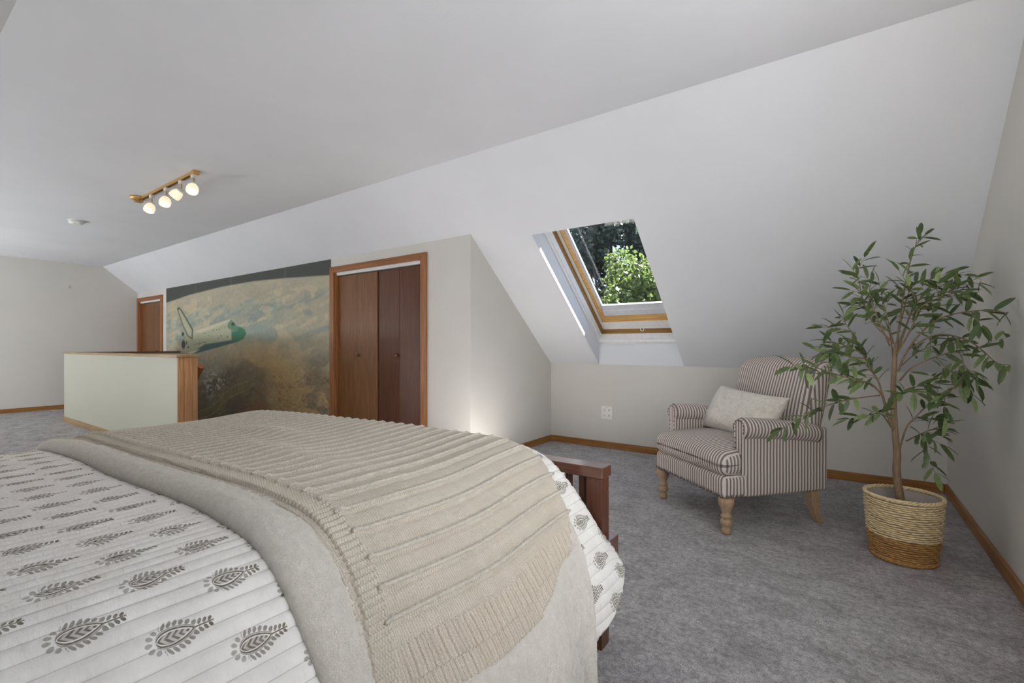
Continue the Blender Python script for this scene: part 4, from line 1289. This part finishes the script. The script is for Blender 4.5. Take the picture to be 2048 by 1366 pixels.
BR = [  # (points in crop coords with depth offset, start radius, leaf start fraction)
    ([(625, 1130, 0), (590, 1040, -.02), (560, 930, -.03), (535, 850, -.04), (480, 780, -.06)], .010, .75),
    ([(640, 640, 0), (655, 520, 0), (680, 350, .02), (700, 250, .02), (720, 170, .03), (745, 110, .03), (793, 58, .04)], .006, .30),
    ([(560, 930, -.03), (500, 870, -.06), (430, 850, -.12), (320, 820, -.18), (200, 780, -.22), (110, 760, -.26), (58, 775, -.28)], .005, .25),
    ([(535, 850, -.04), (450, 700, 0), (400, 600, .04), (360, 540, .05), (345, 490, .06)], .005, .2),
    ([(610, 640, 0), (500, 520, .06), (450, 400, .1), (430, 300, .12), (400, 250, .12)], .005, .3),
    ([(645, 800, 0), (700, 680, .0), (800, 560, -.06), (900, 500, -.14), (1050, 470, -.25), (1150, 470, -.32), (1250, 478, -.36)], .006, .35),
    ([(640, 700, 0), (740, 430, .08), (850, 390, .10), (950, 370, .05), (1000, 315, .0), (1085, 320, -.08)], .005, .35),
    ([(655, 850, 0), (720, 780, -.05), (850, 720, -.12), (980, 700, -.2), (1010, 830, -.24), (1050, 940, -.26)], .005, .3),
    ([(700, 680, 0), (850, 600, -.05), (1000, 620, -.16), (1100, 680, -.26), (1180, 750, -.32), (1250, 765, -.36)], .005, .3),
    ([(652, 1230, 0), (690, 1110, -.03), (740, 1050, -.05), (830, 970, -.1), (900, 950, -.14)], .005, .45),
    ([(690, 1180, 0), (770, 1140, -.08), (870, 1100, -.12)], .004, .35),
    ([(770, 1140, -.08), (800, 1185, -.1), (800, 1240, -.12)], .003, .2),
    ([(590, 1050, -.02), (540, 1030, -.06), (480, 1040, -.1)], .004, .4),
    ([(545, 930, -.03), (400, 950, -.12), (280, 980, -.2), (200, 1010, -.24), (115, 1045, -.28)], .004, .3),
    ([(640, 620, 0), (700, 380, .06), (760, 310, .08), (830, 295, .05), (940, 255, .02)], .004, .35),
    ([(600, 660, 0), (530, 500, -.06), (490, 380, -.08), (500, 290, -.08)], .005, .35),
    ([(620, 650, 0), (580, 480, -.04), (560, 400, -.03), (540, 310, -.03)], .004, .3),
    ([(450, 700, 0), (330, 650, -.02), (240, 632, -.05)], .004, .2),
    ([(470, 730, -.02), (380, 720, -.08), (280, 690, -.1), (220, 690, -.12), (190, 675, -.12)], .004, .2),
    ([(850, 720, -.12), (920, 790, -.18), (1000, 850, -.22), (940, 900, -.22), (890, 930, -.2)], .004, .3),
    ([(630, 720, 0), (720, 560, -.12), (760, 460, -.18), (860, 400, -.22), (940, 350, -.24)], .005, .35),
    ([(620, 740, 0), (600, 600, .1), (560, 500, .16), (480, 460, .2), (420, 440, .22)], .004, .4),
    ([(650, 780, 0), (760, 690, .08), (880, 650, .1), (960, 640, .06)], .004, .35),
    ([(640, 660, 0), (700, 520, -.08), (740, 420, -.14), (700, 330, -.16), (650, 250, -.16)], .004, .4),
    ([(635, 960, 0), (680, 900, -.06), (740, 920, -.1)], .003, .3),
]
# leaf mesh, tip along +x, slightly cupped and curved
def leaf_mesh():
    mb = MB(); n = 6
    vs = [(0, 0, 0)]
    for i in range(1, n):
        t = i / n; w = 0.135 * math.sin(math.pi * t ** 0.95) ** 0.55
        z = -0.16 * t * t
        vs += [(t, -w, z + 0.03), (t, 0, z), (t, w, z + 0.03)]
    vs.append((1, 0, -0.17))
    fs = [(0, 1, 2), (0, 2, 3)]
    for i in range(n - 2):
        a = 1 + i * 3
        fs += [(a, a + 3, a + 4, a + 1), (a + 1, a + 4, a + 5, a + 2)]
    a = 1 + (n - 2) * 3; e = len(vs) - 1
    fs += [(a, e, a + 1), (a + 1, e, a + 2)]
    mb.add(vs, fs)
    m = mb.mesh('leaf'); m.materials.append(M['olive_leaf'])
    m.polygons.foreach_set('use_smooth', [True] * len(m.polygons))
    return m
LM = leaf_mesh()
spots = []
def clampv(p): return Vector((min(p.x, XR - 0.035), min(p.y, YK - 0.05), p.z))
def walk(br, P, start, step):
    L = [0]
    for a, b_ in zip(P, P[1:]): L.append(L[-1] + (b_ - a).length)
    d = L[-1] * start; k = 0
    while d < L[-1]:
        i = max(q for q in range(len(L)) if L[q] <= d); i = min(i, len(P) - 2)
        f = (d - L[i]) / max(1e-6, L[i + 1] - L[i])
        spots.append((br, P[i].lerp(P[i + 1], f), (P[i + 1] - P[i]).normalized(), k)); k += 1
        d += rng.uniform(step * 0.75, step * 1.3)
    spots.append((br, P[-1], (P[-1] - P[-2]).normalized(), -1))
for pts, r0, fs_ in BR:
    P = [clampv(p) for p in smooth_path([at(a, b_, T0 + d) for a, b_, d in pts], 6)]
    bm_ = MB().tube([oinv @ p for p in P], [r0 * 0.85 * (1 - 0.78 * i / (len(P) - 1)) for i in range(len(P))], 6)
    twigs = []
    n0 = int(len(P) * max(fs_, 0.3))
    for k in range(rng.choice((1, 2, 2, 3))):
        i = rng.randrange(n0, len(P) - 1)
        t = (P[i + 1] - P[i]).normalized()
        sd_ = Matrix.Rotation(rng.uniform(0, 6.28), 3, t) @ t.orthogonal().normalized()
        d = (t * 0.6 + sd_ * 0.8 + Vector((0, 0, 0.15))).normalized(); ln = rng.uniform(0.06, 0.13)
        tw = [clampv(P[i]), clampv(P[i] + d * ln * 0.5), clampv(P[i] + d * ln + Vector((0, 0, -0.012)))]
        bm_.tube([oinv @ p for p in tw], [0.0016, 0.0012, 0.0006], 5)
        twigs.append(tw)
    br = bm_.build('branch', M['bark'], ot, smooth=True)
    walk(br, P, fs_, 0.0215)
    for tw in twigs: walk(br, tw, 0.3, 0.02)
rng.shuffle(spots)
SLOPE_N = Vector((0, -SA, -CA))
rest = MB(); nl = 0
for br, p, t, k in spots:
    side = t.orthogonal().normalized()
    side = Matrix.Rotation((k * 2.4 + rng.uniform(-.5, .5)), 3, t) @ side
    d = t if k == -1 else (t * rng.uniform(0.35, 0.9) + side * rng.uniform(0.5, 1.0) + Vector((0, 0, rng.uniform(-.25, .2)))).normalized()
    ln = rng.uniform(0.062, 0.098)
    tip = p + d * ln
    if tip.x > XR - 0.012: d = Vector((-abs(d.x) * 0.2, d.y, d.z)).normalized()
    zx = d; yv = Vector((0, 0, 1)).cross(zx)
    if yv.length < 1e-3: yv = Vector((1, 0, 0))
    yv.normalize(); yv = Matrix.Rotation(rng.uniform(-.9, .9), 3, zx) @ yv
    zv = zx.cross(yv)
    mat = Matrix((zx, yv, zv)).transposed() * ln
    mm = mat.to_4x4(); mm.translation = oinv @ p
    if nl < 299:
        o = bpy.data.objects.new('leaf', LM); COL.objects.link(o)
        o.parent = br; o.matrix_local = mm
    else:
        rest.add([mm @ v.co for v in LM.vertices], [tuple(f.vertices) for f in LM.polygons])
    nl += 1
if rest.v:
    o = rest.build('foliage', M['olive_leaf'], ot, smooth=True); o['kind'] = 'stuff'

# ------------------------------------------------------------------ trees outside the skylight
def leafy_tree(name, label, center, rad, nclump, nleaf, mat, base_z, size, seed):
    r_ = np.random.default_rng(seed)
    t = tag(empty(name, (center[0], center[1], base_z)), label, 'tree', 'trees outside the skylight')
    c = np.array(center)
    cl = r_.normal(size=(nclump, 3)); cl /= np.linalg.norm(cl, axis=1)[:, None]
    cl *= (r_.uniform(0.35, 1.0, (nclump, 1)) ** 0.5) * np.array(rad)
    which = r_.integers(0, nclump, nleaf)
    off = r_.normal(size=(nleaf, 3)); off /= np.linalg.norm(off, axis=1)[:, None]
    off *= 0.33 * min(rad) * r_.uniform(0.5, 1.0, (nleaf, 1)) ** 0.5
    P = cl[which] + off + np.array([0, 0, c[2] - base_z])
    a = r_.normal(size=(nleaf, 3)); a[:, 2] -= 0.3; a /= np.linalg.norm(a, axis=1)[:, None]
    b_ = np.cross(a, r_.normal(size=(nleaf, 3))); b_ /= np.linalg.norm(b_, axis=1)[:, None]
    s = size * r_.uniform(0.6, 1.3, (nleaf, 1))
    V = np.stack([P, P + a * s * 0.5 + b_ * s * 0.32, P + a * s, P + a * s * 0.5 - b_ * s * 0.32], 1).reshape(-1, 3)
    m = bpy.data.meshes.new('foliage')
    Fc = np.arange(nleaf * 4).reshape(-1, 4)
    m.from_pydata(V.tolist(), [], Fc.tolist())
    o = link('foliage', m, mat, t); o['kind'] = 'stuff'
    MB().tube([(0, 0, 0), (0.1, 0, (c[2] - base_z) * 0.5), (0, 0, c[2] - base_z + rad[2] * 0.5)], [0.28, 0.2, 0.06], 10).build('trunk', M['treebark'], t)
    for k in range(5):
        e = Vector(cl[k]) * 0.8 + Vector((0, 0, c[2] - base_z))
        MB().tube([(0, 0, (c[2] - base_z) * 0.6), e * 0.5 + Vector((0, 0, (c[2] - base_z) * 0.3)), e], [0.1, 0.07, 0.02], 6).build('limb', M['treebark'], t)
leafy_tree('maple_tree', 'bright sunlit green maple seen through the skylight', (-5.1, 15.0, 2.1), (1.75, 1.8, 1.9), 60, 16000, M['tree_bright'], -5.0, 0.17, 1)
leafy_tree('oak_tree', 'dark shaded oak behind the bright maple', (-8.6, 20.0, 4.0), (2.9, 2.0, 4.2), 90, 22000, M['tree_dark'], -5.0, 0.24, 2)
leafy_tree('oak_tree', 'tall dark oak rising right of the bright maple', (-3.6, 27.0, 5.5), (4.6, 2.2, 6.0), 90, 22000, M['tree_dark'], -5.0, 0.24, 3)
ground = MB().box(-60, 50, 6.0, 70, -5.1, -5.0).build('lawn', M['tree_dark'])
struct(ground, 'lawn below the house')
